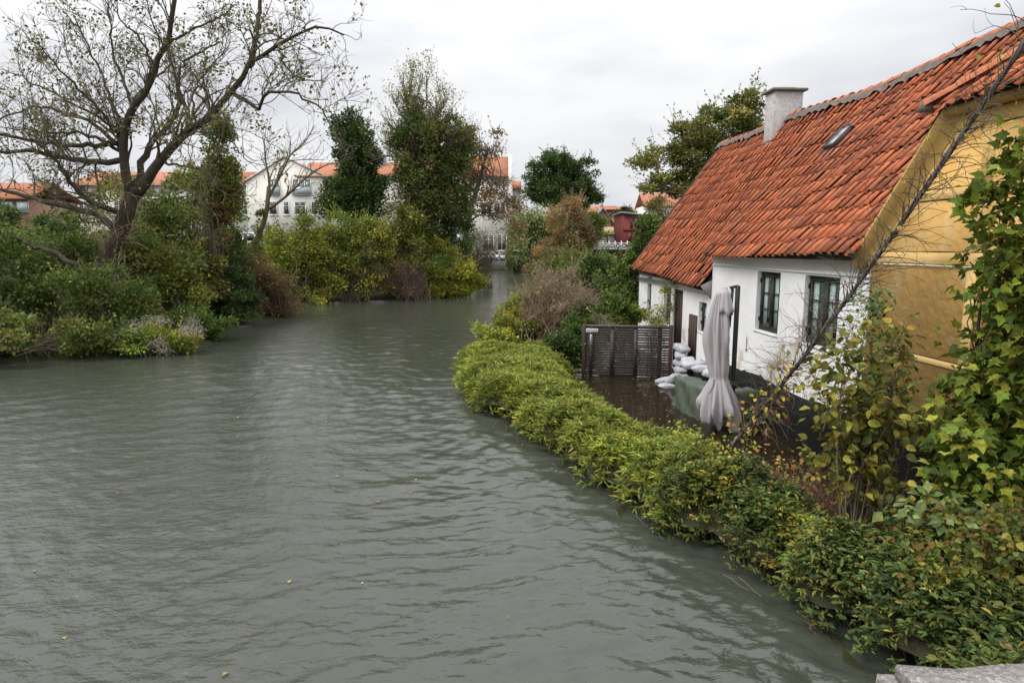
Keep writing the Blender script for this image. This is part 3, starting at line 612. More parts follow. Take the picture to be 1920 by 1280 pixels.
# ridge: mortar band and capping tiles
uu = np.linspace(-1.8, 13.5, 150); pr = [(-.30, -.20), (-.25, -.18), (-.17, -.02), (-.09, .055), (0, .08), (.09, .055), (.15, -.02), (.19, -.09), (.215, -.12)]
Pp = np.array([[(u, RN + y + rt.normal() * .008, RZ + sag(u) + .06 + z + rt.normal() * .014 + (.09 * (rt.random() - .5) if abs(y) > .21 else 0)) for y, z in pr] for u in uu])
part('ridge_mortar', MB().grid(Pp).mesh('ridge_mortar', MORTAR, smooth=False), roof)
th = np.linspace(0, math.pi, 8)
def cap_mesh(LN, r0, r1):
    Pp = np.array([[(x, rr * math.cos(t), rr * math.sin(t) * .9) for t in th] for x, rr in ((0, r0), (LN, r1))]); Pi = np.array([[(x, (rr - .016) * math.cos(t), (rr - .016) * math.sin(t) * .9) for t in th] for x, rr in ((0, r0), (LN, r1))])
    m_ = MB().grid(Pp).grid(Pi[::-1]); m_.grid(np.stack([Pi[0], Pp[0]])); m_.grid(np.stack([Pp[1], Pi[1]])); return m_.mesh('ridge_tile', TILE)
CAP = cap_mesh(.40, .115, .095); u = -1.8
while u < 13.3:
    if not (CHIM[0] - .3 < u < CHIM[1]): part('ridge_tile', CAP, roof, (u, RN, RZ + sag(u) + .085 + rt.normal() * .008), (0, .04 + rt.normal() * .02, rt.normal() * .03))
    u += .36
# verge edge at the far end
part('verge_board', MB().obox((13.52, EN, 2.78), (13.52, RN, RZ), .04, .16).mesh('verge_board', UNDER), roof)
# half-hip of the cross wing
hipE = (-1.26, 5.33); hipT = Vector((-3.4, -1.15, 6.5))
hip = part('half_hip_roof', MB().poly([(-1.1, .20, 5.30), tuple(hipT), (-5.7, .20, 5.30)]).poly([(.5, .15, 3.42), (.5, -3.5, 3.42), (-3.4, -3.5, 6.5), tuple(hipT), (-1.1, .20, 5.30)]).poly([(-6.7, .15, 3.42), (-5.7, .2, 5.3), tuple(hipT), (-3.4, -3.5, 6.5), (-6.7, -3.5, 3.42)]).mesh('half_hip_roof', UNDER), house)
hv = Vector((0, hipT.y - .26, hipT.z - 5.28)); hl = hv.length; a, b = hv.y / hl, hv.z / hl
for j in range(int(hl / TE) + 1):
    s = j * TE - .03; half = 2.26 * (1 - s / hl); u = -3.4 + half - .02
    while u > -3.4 - half:
        M_ = Matrix.Identity(4)
        for ci, ax in enumerate((Vector((-1, 0, 0)), Vector((0, a, b)), Vector((0, b, -a)))): M_.col[ci].xyz = ax
        M_.col[3].xyz = Vector((u, .26 + a * s, 5.28 + b * s)) + Vector((0, b, -a)) * .03
        part('roof_tile', TILE_ME[int(rt.integers(2, 4)) if rt.random() < .7 else int(rt.integers(0, 2))], hip, mat4=M_ @ Matrix.Rotation(rt.normal() * .012, 4, 'Z')); u -= TW
hs = Vector((-1.02, .30, 5.30)); he = hipT + Vector((0, 0, .08)); dv = (he - hs); nh = int(dv.length / .36)
for i in range(nh): 
    q = dv.to_track_quat('X', 'Z'); part('hip_tile', CAP, hip, mat4=Matrix.Translation(hs + dv * (i / nh) + Vector((0, 0, .05))) @ q.to_matrix().to_4x4())
part('hip_end_mortar', MB().lathe([(.001, -.06), (.09, -.05), (.10, 0), (.07, .07), (.001, .08)], 10, -1.0, .31).mesh('hip_end_mortar', MORTAR, loc=(0, 0, -5.34)), hip)
# wing roof slope tiles are out of sight; its eave board
part('hip_eave_board', MB().box(-5.6, -1.16, .014, .20, 5.205, 5.30).mesh('hip_eave_board', VERGE), hip)
# chimney
CHM = surf('chimney_render', (.52, .50, .49), .95, (.36, .33, .32), 9, .7, .9, 40, .02, c3=(.24, .22, .20), s3=7, t3=(.58, .72))
CAPM = surf('chimney_cap_stone', (.22, .21, .18), .95, (.13, .14, .10), 6, .7, .7, 30, .02)
c0, c1, n0, n1 = CHIM
ch = part('chimney', bevel(MB().box(c0, c1, n0, n1, 5.6, 7.80).mesh('chimney', CHM), .02), roof)
me = MB().box(c0 - .09, c1 + .09, n0 - .09, n1 + .09, 7.803, 7.87).mesh('chimney_cap', CAPM); bevel(me, .012); part('chimney_cap', me, roof)
me = MB().box(c0 + .08, c1 - .1, n0 + .15, n1 - .2, 7.873, 7.92).mesh('chimney_cap', CAPM); bevel(me, .012); part('chimney_cap', me, roof)
part('chimney_flashing', MB().box(c0 - .05, c1 + .05, n1 - .02, n1 + .03, 6.0, 6.50).mesh('chimney_flashing', MORTAR), roof)
# skylight
SKF = surf('skylight_frame', (.05, .030, .028), .5, (.07, .05, .045), 8, .5); SKG = surf('skylight_glass', (.5, .52, .55), .08, (.3, .32, .34), 3, .6, spec=.8)
um = (SKY_[0] + SKY_[1]) / 2; p, a, b, Ln = roof_frame(eave_front(um), um, SKY_[2]); M_ = Matrix.Identity(4)
for ci, ax in enumerate((Vector((-1, 0, 0)), Vector((0, a, b)), Vector((0, b, -a)))): M_.col[ci].xyz = ax
M_.col[3].xyz = p
W_, Hh = .42, .64
sk = part('skylight', MB().box(-W_ / 2, -W_ / 2 + .05, 0, Hh, 0, .16).box(W_ / 2 - .05, W_ / 2, 0, Hh, 0, .16).box(-W_ / 2 + .05, W_ / 2 - .05, 0, .05, 0, .16).box(-W_ / 2 + .05, W_ / 2 - .05, Hh - .05, Hh, 0, .16).mesh('skylight', SKF), roof, mat4=M_ @ Matrix.Rotation(R(-3), 4, 'X'))
W__ = .53
part('skylight_flashing', MB().box(-W_ / 2 - .06, W_ / 2 + .06, -.22, -.003, .06, .085).mesh('skylight_flashing', UNDER), roof, mat4=M_)
for j in range(2):
    me = MB().box(-W_ / 2 + .055, W_ / 2 - .055, .055 + j * .27, .315 + j * .27, .10, .135).mesh('skylight_pane', SKG); q = part('skylight_pane', me, roof, mat4=M_ @ Matrix.Rotation(R(-3), 4, 'X'))

# ================================================================== THINGS IN THE FLOODED YARD
# ---- slatted gate
gl_, gr_ = np.array([1.97, 17.75]), np.array([4.42, 17.45]); gd = gr_ - gl_; gw = np.linalg.norm(gd); ga = math.atan2(gd[1], gd[0])
gate = thing('slatted_gate', 'dark brown horizontal slat gate standing in the floodwater', 'gate', (gl_[0], gl_[1], 0), (0, 0, ga))
for x, w in ((0, .09), (gw - .09, .09)): part('post', bevel(MB().box(x, x + w, -.045, .045, -.2, 1.46).mesh('post', POSTWOOD), .006), gate)
for x in (.19, .78, 1.42, 2.08): part('upright', MB().box(x, x + .11, .024, .06, -.05, 1.40).mesh('upright', SLATWOOD), gate)
nsl = 20; sl = [bevel(MB().box(0, gw - .18, -.014, .020, 0, .049).mesh('slat', SLATWOOD), .004) for q in range(1)][0]
for i in range(nsl): part('slat', sl, gate, (.09, 0, .03 + i * .0695), (0, rng.normal() * .002, 0))
part('top_rail', MB().box(.09, gw - .09, -.03, .03, 1.405, 1.44).mesh('top_rail', surf('rail_wood', (.16, .12, .10), .6, (.10, .07, .06), 6, .6)), gate)
for x in (.19, .78, 1.42): part('upright', MB().box(x, x + .11, -.05, -.017, .0, 1.33).mesh('upright', SLATWOOD), gate)
SIGN = surf('sign_white', (.62, .62, .60), .5, (.5, .5, .48), 9, .4)
sg = part('sign', bevel(MB().box(.10, .435, -.066, -.054, 1.24, 1.345).mesh('sign', SIGN), .003), gate, label='small white sign reading PRIVAT')
fc = bpy.data.curves.new('sign_lettering', 'FONT'); fc.body = 'PRIVAT'; fc.size = .088; fc.align_x = 'CENTER'; fc.align_y = 'CENTER'; fc.space_character = 1.05
tob = bpy.data.objects.new('sign_lettering', fc); COL.objects.link(tob); dg = bpy.context.evaluated_depsgraph_get(); tme = bpy.data.meshes.new_from_object(tob.evaluated_get(dg)); bpy.data.objects.remove(tob)
tme.name = 'sign_lettering'; tme.materials.clear(); tme.materials.append(surf('sign_letters', (.22, .22, .24), .6))
part('sign_lettering', tme, sg, (.2675, -.068, 1.2925), (R(90), 0, 0))
pill = [(.245 + .032 * math.cos(t), 0, (1.145 if math.sin(t) >= 0 else .915) + .032 * math.sin(t)) for t in np.linspace(0, 2 * math.pi, 24, endpoint=False)]
th_ = part('thermometer', MB().prism([(x, -.066, z) for x, _, z in pill], (0, .014, 0)).mesh('thermometer', surf('pale_blue_enamel', (.42, .47, .54), .4, (.36, .40, .46), 10, .3)), gate, label='pale blue pill-shaped plate on the gate')
part('thermometer_bulb', MB().lathe([(.001, -.006), (.010, -.004), (.012, 0), (.010, .004), (.001, .006)], 10).mesh('thermometer_bulb', METAL), th_, (.243, -.068, .945), (R(90), 0, 0))
part('thermometer_tube', MB().box(.240, .246, -.070, -.0665, .97, 1.15).mesh('thermometer_tube', METAL), th_)

# ---- sandbags
SACK = surf('sandbag_cloth', (.50, .50, .54), .85, (.38, .38, .41), 7, .7, 1.0, 22, .03, c3=(.34, .30, .25), s3=5, t3=(.58, .74))
def sandbag(loc, size, yaw, pitch, seed, label, group=None):
    r = np.random.default_rng(seed); nu, nv = 22, 14
    Pp = np.zeros((nu, nv, 3))
    ph = r.random(6) * 6
    for i in range(nu):
        for j in range(nv):
            th_, v = 2 * math.pi * i / nu, -math.pi / 2 + math.pi * j / (nv - 1)
            ce = lambda x, e: math.copysign(abs(x) ** e, x)
            x = ce(math.cos(v), .55) * ce(math.cos(th_), .55); y = ce(math.cos(v), .55) * ce(math.sin(th_), .6); z = ce(math.sin(v), .75)
            k = 1 + .07 * math.sin(3 * x + ph[0]) * math.sin(4 * y + ph[1]) + .05 * math.sin(7 * x + ph[2]) * math.sin(6 * z + ph[3]) + .03 * math.sin(13 * x + 11 * y + ph[4])
            pinch = 1 - .45 * max(0, x - .6) ** 1 * 1.4
            Pp[i, j] = (x * size[0] / 2 * k, y * size[1] / 2 * k * pinch, z * size[2] / 2 * k * (1 - .35 * abs(x) ** 4))
    mb = MB().grid(Pp, close_u=True)
    t = thing('sandbag', label, 'sandbag', loc, (r.normal() * .06, pitch, yaw), group)
    part('sack', mb.mesh('sack', SACK, smooth=True), t)
    fr = np.array([[(size[0] / 2 * (.93 + .16 * a), size[1] * .30 * s_ * (.6 + .6 * a), .02 * math.sin(5 * s_ + ph[5]) + .015 * a) for s_ in np.linspace(-1, 1, 9)] for a in (0, .5, 1)])
    part('tied_end', MB().grid(fr).grid(fr[::-1] + [0, 0, .012]).mesh('tied_end', SACK, smooth=True), t)
    return t
SB = 'white sandbags in the yard'
for i, (z, dx, yw, lab) in enumerate([(.10, .02, 1.6, 'white sandbag at the bottom of the stack by the gate post'), (.27, -.01, 1.5, 'second white sandbag from the bottom beside the gate post'), (.45, .03, 1.7, 'white sandbag in the middle of the stack by the gate post'), (.66, .0, 1.4, 'plump white sandbag near the top of the gate-post stack'), (.86, .05, 1.8, 'topmost white sandbag leaning on the brown door')]):
    sandbag((4.60 + dx * .6, 17.15 + .03 * i, z), (.60, .32, .21), yw, rng.normal() * .06, 20 + i, lab, SB)
for i, (px, py, z, s_, yw, pt, lab) in enumerate([(1245, 713, .06, (.55, .34, .17), 2.2, .35, 'white sandbag slumped in the water, nearest the gate slats'), (1262, 712, .14, (.55, .34, .20), 1.9, .75, 'white sandbag propped upright against the green tarpaulin'), (1252, 724, .03, (.52, .32, .13), .3, .1, 'white sandbag half under water in front of the other two'),
        (1215, 722, -.06, (.62, .38, .12), .5, .0, 'murky sandbag lying under the brown floodwater')]):
    p = G(px, py, z); sandbag((p[0], p[1], z), s_, yw, pt, 40 + i, lab, SB)
# ---- tarpaulin-covered flood barrier with sandbags on top
TARP = surf('green_tarpaulin', (.060, .078, .055), .55, (.10, .115, .085), 4, .7, .5, 12, .03)
bar = thing('tarpaulin_barrier', 'low flood barrier wrapped in crumpled green tarpaulin under the sandbags', 'flood barrier', (4.35, 13.8, 0))
ring = [(3.78, 14.35), (3.80, 13.9), (3.90, 13.35), (4.02, 12.95), (4.2, 12.80), (4.6, 12.85), (5.1, 12.9)]
ring2 = curve([(x, y, 0) for x, y in ring], 60)[:, :2]; nv = 14; Pp = np.zeros((60, nv + 5, 3)); rr_ = np.random.default_rng(5)
for i in range(60):
    tg = ring2[min(i + 1, 59)] - ring2[max(i - 1, 0)]; tg = tg / np.linalg.norm(tg); no = np.array([-tg[1], tg[0]]) * -1; no = no if no[0] < .3 else -no
    for j in range(nv + 5):
        if j < nv:
            z = -.16 + (.66 + .16) * j / (nv - 1); fold = .035 * math.sin(i * .9 + .6 * math.sin(j * .5)) * (1 - j / nv) + .022 * math.sin(i * .37 + j * .7) + .012 * math.sin(i * 1.9 + j * 1.3); q = ring2[i] + no * (fold + .10 * (1 - j / nv))
        else:
            a_ = (j - nv + 1) / 5; z = .66 + .02 * math.sin(a_ * 3 + i * .5) - .05 * a_ * a_; q = ring2[i] - no * (.55 * a_)
        Pp[i, j] = (q[0], q[1], z)
part('tarpaulin', MB().grid(Pp).mesh('tarpaulin', TARP, loc=(4.35, 13.8, 0), smooth=True), bar)
part('board_core', MB().prism([(3.95, 14.3, -.15), (4.1, 13.2, -.15), (4.4, 13.0, -.15), (5.05, 13.05, -.15), (4.95, 14.4, -.15)], (0, 0, .70)).mesh('board_core', BROWNWOOD, loc=(4.35, 13.8, 0)), bar)
BLUE = surf('blue_tarpaulin', (.03, .075, .24), .5, (.05, .10, .30), 8, .5, .4, 20, .02)
Pp = np.array([[(5.06 + .05 * math.sin(z * 5 + k) + k * .02, 12.74 - k * .035 + .02 * math.sin(z * 9), z) for k in range(4)] for z in np.linspace(-.02, .58, 10)])
me = MB().grid(Pp).mesh('blue_tarpaulin', BLUE, smooth=True); bt = part('blue_tarpaulin', me); bt.modifiers.new('t', 'SOLIDIFY').thickness = .004
tag(bt, 'strip of blue tarpaulin hanging between green barrier and black plinth', 'tarpaulin')
for i, (px, py, Y, s_, yw, z_, lab) in enumerate([(1300, 684, 14.2, (.60, .36, .20), .2, .72, 'white sandbag on the tarpaulin, leftmost of the row'), (1322, 692, 13.7, (.62, .36, .20), -.35, .72, 'white sandbag on the front edge of the tarpaulin'), (1338, 677, 14.1, (.60, .38, .20), .1, .78, 'white sandbag on the tarpaulin against the house wall'), (1338, 700, 13.3, (.50, .34, .18), -.6, .71, 'white sandbag on the tarpaulin just left of the parasol'), (1387, 690, 13.3, (.55, .36, .22), 1.0, .74, 'white sandbag on the tarpaulin right of the parasol mast'), (1290, 676, 14.45, (.5, .34, .18), 1.2, .73, 'small white sandbag at the back corner of the tarpaulin')]):
    p = G(px, py, z_); sandbag((p[0], p[1], z_), s_, yw, 0, 60 + i, lab, SB)

# ---- closed parasol
ux, uy = 4.02, 12.25
CLOTH = surf('parasol_cloth', (.42, .39, .405), .85, (.35, .325, .34), 3, .6, .3, 90, .004)
par = thing('closed_parasol', 'closed mauve-grey cantilever parasol tied at the waist with dark mast', 'parasol', (ux, uy, 0))
nf = 96; zs = np.linspace(0, 1, 44)
keys = np.array([(2.72, .075), (2.60, .105), (2.40, .15), (2.1, .205), (1.8, .225), (1.45, .205), (1.2, .185), (1.10, .168), (1.05, .168), (.95, .205), (.80, .26), (.60, .31), (.45, .345), (.32, .345), (.16, .29)])
zc = np.interp(zs, np.linspace(0, 1, len(keys)), keys[:, 0]); rc = np.interp(zs, np.linspace(0, 1, len(keys)), keys[:, 1])
rp_ = np.random.default_rng(12); phs = rp_.random(8) * 6.28; Pp = np.zeros((nf, 44, 3))
for i in range(nf):
    t = 2 * math.pi * i / nf
    for j in range(44):
        z, r0 = zc[j], rc[j]; lo = max(0, (1.05 - z) / .9)
        am = .08 + .22 * min(1, abs(z - 1.08) * 1.6); f_ = (1 - 2 * abs(math.sin(4 * t + phs[0] + .5 * math.sin(z * 2)))) * .55 + (1 - 2 * abs(math.sin(7.5 * t + phs[1] + z * .8))) * .35 + math.sin(3 * t + phs[2] - z * 1.3) * .3
        rr = r0 * (1 + am * f_ * (1 + .8 * lo)); zz = z + (lo ** 1.6) * (.13 * math.sin(5 * t + .6) + .10 * math.sin(9 * t + 2) + .05 * math.sin(3 * t) + .06) if z < 1.0 else z
        sway = .05 * math.sin(z * 1.7 + 1)
        Pp[i, j] = (rr * math.cos(t) * (1.0 + .12 * lo) + sway, rr * math.sin(t) * .9, zz)
cn = part('canopy', MB().grid(Pp, close_u=True).mesh('canopy', CLOTH, smooth=True), par); cn.modifiers.new('t', 'SOLIDIFY').thickness = .006
Pp = np.zeros((48, 6, 3))
for i in range(48):
    t = 2 * math.pi * i / 48
    for j in range(6):
        a_ = j / 5; rr = .068 + .115 * a_ ** .8 * (1 + .18 * math.sin(8 * t)); Pp[i, j] = (rr * math.cos(t) + .04, rr * math.sin(t), 2.80 - .44 * a_ * (1 + .16 * max(0, math.sin(4 * t + .5))))
v_ = part('vent_flap', MB().grid(Pp, close_u=True).mesh('vent_flap', CLOTH, smooth=True), par); v_.modifiers.new('t', 'SOLIDIFY').thickness = .005
part('top_cap', MB().lathe([(.001, 2.835), (.05, 2.83), (.068, 2.80), (.066, 2.77)], 16, .04, 0).mesh('top_cap', surf('cap_grey', (.35, .34, .34), .5)), par)
Pp = np.array([[(.152 * (1 + .05 * math.sin(9 * t)) * math.cos(t) + .04, .142 * (1 + .05 * math.sin(9 * t)) * math.sin(t), z) for z in (1.045, 1.075, 1.105)] for t in np.linspace(0, 2 * math.pi, 40, endpoint=False)])
tb = part('tie_band', MB().grid(Pp, close_u=True).mesh('tie_band', CLOTH, smooth=True), par)
part('tie_end', MB().grid(np.array([[(-.09 - .05 * k + .1 * a_ * a_ * -1, -.13 - .02 * k - .05 * a_, 1.07 - .28 * a_) for k in (0, 1)] for a_ in np.linspace(0, 1, 6)])).mesh('tie_end', CLOTH, smooth=True), par)
part('pole', MB().tubes(np.array([(0.03, 0, -.13), (.03, 0, 2.78)]), np.full(2, .022), 8).mesh('pole', METAL), par)
part('mast', bevel(MB().box(.26, .335, -.04, .04, -.14, 2.86).mesh('mast', METAL), .008), par)
part('arm', MB().obox((.17, .01, 2.05), (.20, .01, 2.80), .03, .05).obox((.15, .01, 2.82), (.30, .01, 2.85), .05, .05, (0, 1, 0)).mesh('arm', METAL), par)
part('crank_box', bevel(MB().box(.23, .365, -.06, .08, .86, 1.0).mesh('crank_box', METAL), .01), par)
part('foot_cross', MB().box(-.25, .85, -.02, .04, -.14, -.08).box(.265, .325, -.5, .5, -.145, -.085).mesh('foot_cross', METAL), par)

# ---- flower pots by the plinth
WICK = surf('wicker', (.10, .075, .05), .9, (.16, .12, .08), 30, .7, .8, 60, .01, stretch=(1, 1, 4))
wp = G(1403, 800, .1)
t_ = thing('wicker_planter', 'round grey-brown wicker planter at the foot of the vine', 'planter', (wp[0], wp[1], -.12))
part('basket', MB().lathe([(.001, 0), (.16, 0), (.21, .16), (.235, .32), (.25, .34), (.235, .345), (.21, .30), (.001, .28)], 20).mesh('basket', WICK, smooth=True), t_)
mb = MB(); r8 = np.random.default_rng(8); n_ = 160; d_ = rdir(n_, r8); d_[:, 2] = np.abs(d_[:, 2]); leaves(mb, np.array([.02, 0, .32]) + d_ * .14 * r8.random((n_, 1)), d_, .09, palette([(.03, .06, .025), (.05, .09, .03)], n_, r8), 'ivy', r=r8); part('plant_leaves', mb.mesh('plant_leaves', LEAF), t_, kind='stuff')
wp = G(1430, 806, .06); pt_ = part('terracotta_pot', MB().lathe([(.001, 0), (.07, 0), (.10, .13), (.115, .13), (.118, .165), (.10, .165), (.095, .11), (.001, .10)], 18).mesh('terracotta_pot', surf('terracotta', (.34, .18, .10), .85, (.24, .13, .08), 8, .6), smooth=True), None, (wp[0], wp[1], -.03), (R(70), 0, R(40)))
tag(pt_, 'small terracotta pot tipped over against the black plinth', 'pot')

# ---- granite coping of the bridge parapet, in front of the camera
GRAN = surf('granite', (.30, .275, .26), .9, (.17, .155, .15), 55, .8, 1.0, 45, .012, c3=(.42, .40, .38), s3=90, t3=(.52, .64), spec=.2)
pa = thing('bridge_parapet', 'rough grey granite parapet corner at the near edge', 'parapet', (1.6, 1.1, 0))
def rough_stone(x0, x1, y0, y1, z0, z1, seed):
    me = MB().box(x0, x1, y0, y1, z0, z1).mesh('coping_stone', GRAN, loc=(1.6, 1.1, 0)); bm = bmesh.new(); bm.from_mesh(me); bmesh.ops.bevel(bm, geom=list(bm.edges), offset=.06, segments=3, affect='EDGES', clamp_overlap=True)
    bmesh.ops.subdivide_edges(bm, edges=bm.edges[:], cuts=5, use_grid_fill=True); r = np.random.default_rng(seed); ph = r.random(6) * 6
    for v in bm.verts:
        c_ = v.co; v.co += Vector((math.sin(c_.y * 17 + ph[0]) * .008, math.sin(c_.x * 13 + ph[1]) * .014, math.sin(c_.x * 9 + ph[2]) * math.sin(c_.y * 11 + ph[3]) * .012)) + Vector(r.normal(size=3)) * .002
    bm.to_mesh(me); bm.free(); [setattr(p_, 'use_smooth', True) for p_ in me.polygons]; return me
part('coping_stone', rough_stone(.86, 1.75, .7, 1.475, 2.35, 2.60, 1), pa); part('coping_stone', rough_stone(1.76, 2.9, .72, 1.47, 2.35, 2.595, 2), pa)
part('coping_stone', rough_stone(-.2, .855, .45, 1.05, 2.35, 2.58, 3), pa)
part('parapet_wall', MB().box(-3, 3.2, .5, 1.0, -.5, 2.34).mesh('parapet_wall', GRAN, loc=(1.6, 1.1, 0)), pa)

# ================================================================== BUILDINGS BEYOND THE RIVER
FWALL = surf('far_white_render', (.74, .72, .66), .9, (.66, .64, .58), .4, .5)
FROOF = surf('far_red_tile', (.45, .19, .105), .85, (.36, .14, .08), 1.2, .7, .9, 9, .05, stretch=(1, 1, 1))
FGREY = surf('far_grey_trim', (.22, .23, .25), .6, (.16, .17, .18), 2, .5)
FYEL = surf('far_yellow_render', (.66, .52, .28), .9, (.60, .46, .24), .5, .5)
FRED = surf('far_red_cladding', (.17, .026, .022), .7, (.14, .022, .02), 2, .5, stretch=(4, 4, .3))
FBRICK = surf('far_brick', (.30, .17, .12), .9, (.24, .13, .09), 3, .6)
def far_roof(mb, x0, x1, y0, z0, yr, zr, th=.25, hipl=0, hipr=0):
    """front slope from eave (y0,z0) to ridge (yr,zr), and the slope behind"""
    yb = 2 * yr - y0
    mb.prism([(x0, y0 - .4, z0 - .25), (x0, yr, zr), (x0, yb + .4, z0 - .25), (x0, yb + .4, z0 - .45), (x0, yr, zr - .25), (x0, y0 - .4, z0 - .45)], (x1 - x0, 0, 0))
def far_window(par, x0, x1, z0, z1, y, cols=2, transom=True, glass=None, balcony=False):
    fr = .09
    w = part('window', MB().box(x0, x1, y - .05, y + .02, z0, z0 + fr).box(x0, x1, y - .05, y + .02, z1 - fr, z1).box(x0, x0 + fr, y - .05, y + .02, z0 + fr, z1 - fr).box(x1 - fr, x1, y - .05, y + .02, z0 + fr, z1 - fr).mesh('window', WHITEPAINT), par)
    cw = (x1 - x0 - 2 * fr) / cols
    for i in range(cols):
        a, b = x0 + fr + i * cw, x0 + fr + (i + 1) * cw
        if i: part('mullion', MB().box(a - .05, a + .05, y - .045, y + .01, z0 + fr, z1 - fr).mesh('mullion', WHITEPAINT), w)
        zt = z1 - fr - (z1 - z0) * .27
        if transom:
            part('transom', MB().box(a + .05, b - .05, y - .044, y + .01, zt - .04, zt + .04).mesh('transom', WHITEPAINT), w)
            part('pane', MB().box(a + .05, b - .05, y - .02, y - .003, z0 + fr, zt - .04).mesh('pane', glass or FARDARK), w); part('pane', MB().box(a + .05, b - .05, y - .02, y - .003, zt + .04, z1 - fr).mesh('pane', FARGLASS), w)
        else: part('pane', MB().box(a + .05, b - .05, y - .02, y - .003, z0 + fr, z1 - fr).mesh('pane', glass or FARDARK), w)
    if balcony:
        bal = part('balcony_rail', MB().box(x0 - .1, x1 + .1, y - .22, y - .17, z0 + 1.05, z0 + 1.12).box(x0 - .1, x1 + .1, y - .22, y - .17, z0 - .05, z0 + .02).mesh('balcony_rail', FGREY), w)
        mb = MB(); x = x0
        part('balcony_glass', MB().box(x0, x1, y - .20, y - .19, z0 + .02, z0 + 1.05).mesh('balcony_glass', surf('balcony_glass', (.40, .46, .47), .2)), w)
    else: part('sill', MB().box(x0 - .1, x1 + .1, y - .1, y + .0, z0 - .1, z0 - .005).mesh('sill', WHITEPAINT), w)
    return w
def rect(px0, py0, px1, py1, Y): a = P(px0, py1, Y); b = P(px1, py0, Y); return a[0], b[0], a[2], b[2]
YB = 83.0
ap = thing('apartment_building', 'long white rendered apartment building with red tile roofs behind the island trees', 'building', (-28, YB, 2.9))
LO = np.array([-28, YB, 2.9])
def bp(name, mb, m, **k): return part(name, mb.mesh(name, m, loc=LO), ap, **k)
# walls: low left range, gabled middle block, right wing
mb = MB().box(-55.3, -32.6, YB + .0, YB + 9, 2.5, 11.4); bp('wall', mb, FWALL)
mb = MB().box(-32.6, -8, YB - 1, YB + 10, 2.5, 12.35); bp('wall', mb, FWALL)
gx0, gx1, ga_ = P(468, 345, YB)[0], P(610, 335, YB)[0], P(540, 299, YB)
bp('front_gable', MB().prism([(gx0, YB - 1.25, 2.5), (gx1, YB - 1.25, 2.5), (gx1, YB - 1.25, 12.3), (ga_[0], YB - 1.25, 14.45), (gx0, YB - 1.25, 11.5)], (0, 5, 0)), FWALL)
mb = MB(); far_roof(mb, -55.6, -32.7, YB, 11.6, YB + 4.5, 13.4); rf1 = bp('roof', mb, FROOF)
mb = MB(); far_roof(mb, gx1 - 3.2, -8, YB - 1.0, 12.55, YB + 4.5, 14.6); rf2 = bp('roof', mb, FROOF)
mb = MB().prism([(gx1 + .3, YB - 1.2, 12.3), (ga_[0], YB - 1.2, 14.62), (gx0 - .3, YB - 1.2, 11.5), (gx0 - .3, YB - 1.2, 11.3), (ga_[0], YB - 1.2, 14.4), (gx1 + .3, YB - 1.2, 12.1)], (0, 6, 0)); bp('gable_roof', mb, FROOF)
bp('gable_coping', MB().obox((gx1 + .2, YB - 1.3, 12.35), (ga_[0], YB - 1.3, 14.62), .18, .14).obox((ga_[0], YB - 1.3, 14.62), (gx0 - .2, YB - 1.3, 11.55), .18, .14), FWALL)
bp('gutter', MB().box(gx1, -8, YB - 1.55, YB - 1.4, 12.1, 12.26).box(-55.4, gx0, YB - .55, YB - .4, 11.15, 11.3), FGREY)
# right wing with steep roof and gable end
YW = 104.0; rx0, rx1 = P(862, 330, YW)[0], P(953, 330, YW)[0]; ze_, zr_ = P(900, 330, YW)[2], P(900, 294, YW + 4.5)[2]
bp('wing_wall', MB().prism([(rx0, YW, 1.0), (rx1, YW, 1.0), (rx1, YW, ze_), (rx0, YW, ze_)], (0, 9, 0)), FWALL)
bp('wing_gable_end', MB().prism([(rx1 + .02, YW - .4, 1.0), (rx1 + .02, YW - .4, ze_ + .3), (rx1 + .02, YW + 4.5, zr_ + .4), (rx1 + .02, YW + 9, ze_ + .3), (rx1 + .02, YW + 9, 1.0)], (.6, 0, 0)), FWALL)
mb = MB(); far_roof(mb, rx0, rx1, YW, ze_ + .3, YW + 4.5, zr_); bp('roof', mb, FROOF)
bp('gutter', MB().box(rx0, rx1, YW - .6, YW - .45, ze_ - .2, ze_ - .05), FGREY)
zq = P(965, 352, 112)[2]; bp('rear_wing_wall', MB().box(rx1 + .7, rx1 + 2.0, 112, 118, 1, zq), FWALL); mb = MB(); far_roof(mb, rx1 + .65, rx1 + 2.2, 112, zq + .2, 115, zq + 1.4); bp('roof', mb, FROOF)
def W_at(px0, py0, px1, py1, y, **k):
    x0, x1, z0, z1 = rect(px0, py0, px1, py1, y); far_window(ap, x0 - LO[0], x1 - LO[0], z0 - LO[2], z1 - LO[2], y - LO[1], **k)
for a, b in ((505, 524), (549, 583)): W_at(a, 336, b, 366, YB - 1.28, cols=3 if b - a > 25 else 2, transom=False, glass=FARGLASS, balcony=True)
for a, b in ((505, 519), (532, 542), (553, 573), (584, 595)): W_at(a, 378, b, 403, YB - 1.28, cols=2 if b - a > 15 else 1)
for a, b in ((611, 626), (656, 672), (700, 716)): W_at(a, 336, b, 356, YB - 1.03, cols=1, transom=False, glass=FARGLASS)
for a, b in ((640, 655), (690, 705)): W_at(a, 378, b, 403, YB - 1.03, cols=2)
for a, b in ((318, 336), (440, 452)): W_at(a, 342, b, 358, YB - .03, cols=2, transom=False)
for a in (148, 215, 270, 385, 420): W_at(a, 347, a + 14, 361, YB - .03, cols=1, transom=False, glass=FARGLASS)
for a in (150, 215, 275, 340, 400, 458): W_at(a, 378, a + 16, 403, YB - .03, cols=2)
for a, b in ((902, 922), (928, 948)): W_at(a, 379, b, 403, YW - .03, cols=2)
for a, b in ((926, 940), (890, 904)): W_at(a, 333, b, 345, YW - .03, cols=2, transom=False, glass=FARGLASS)
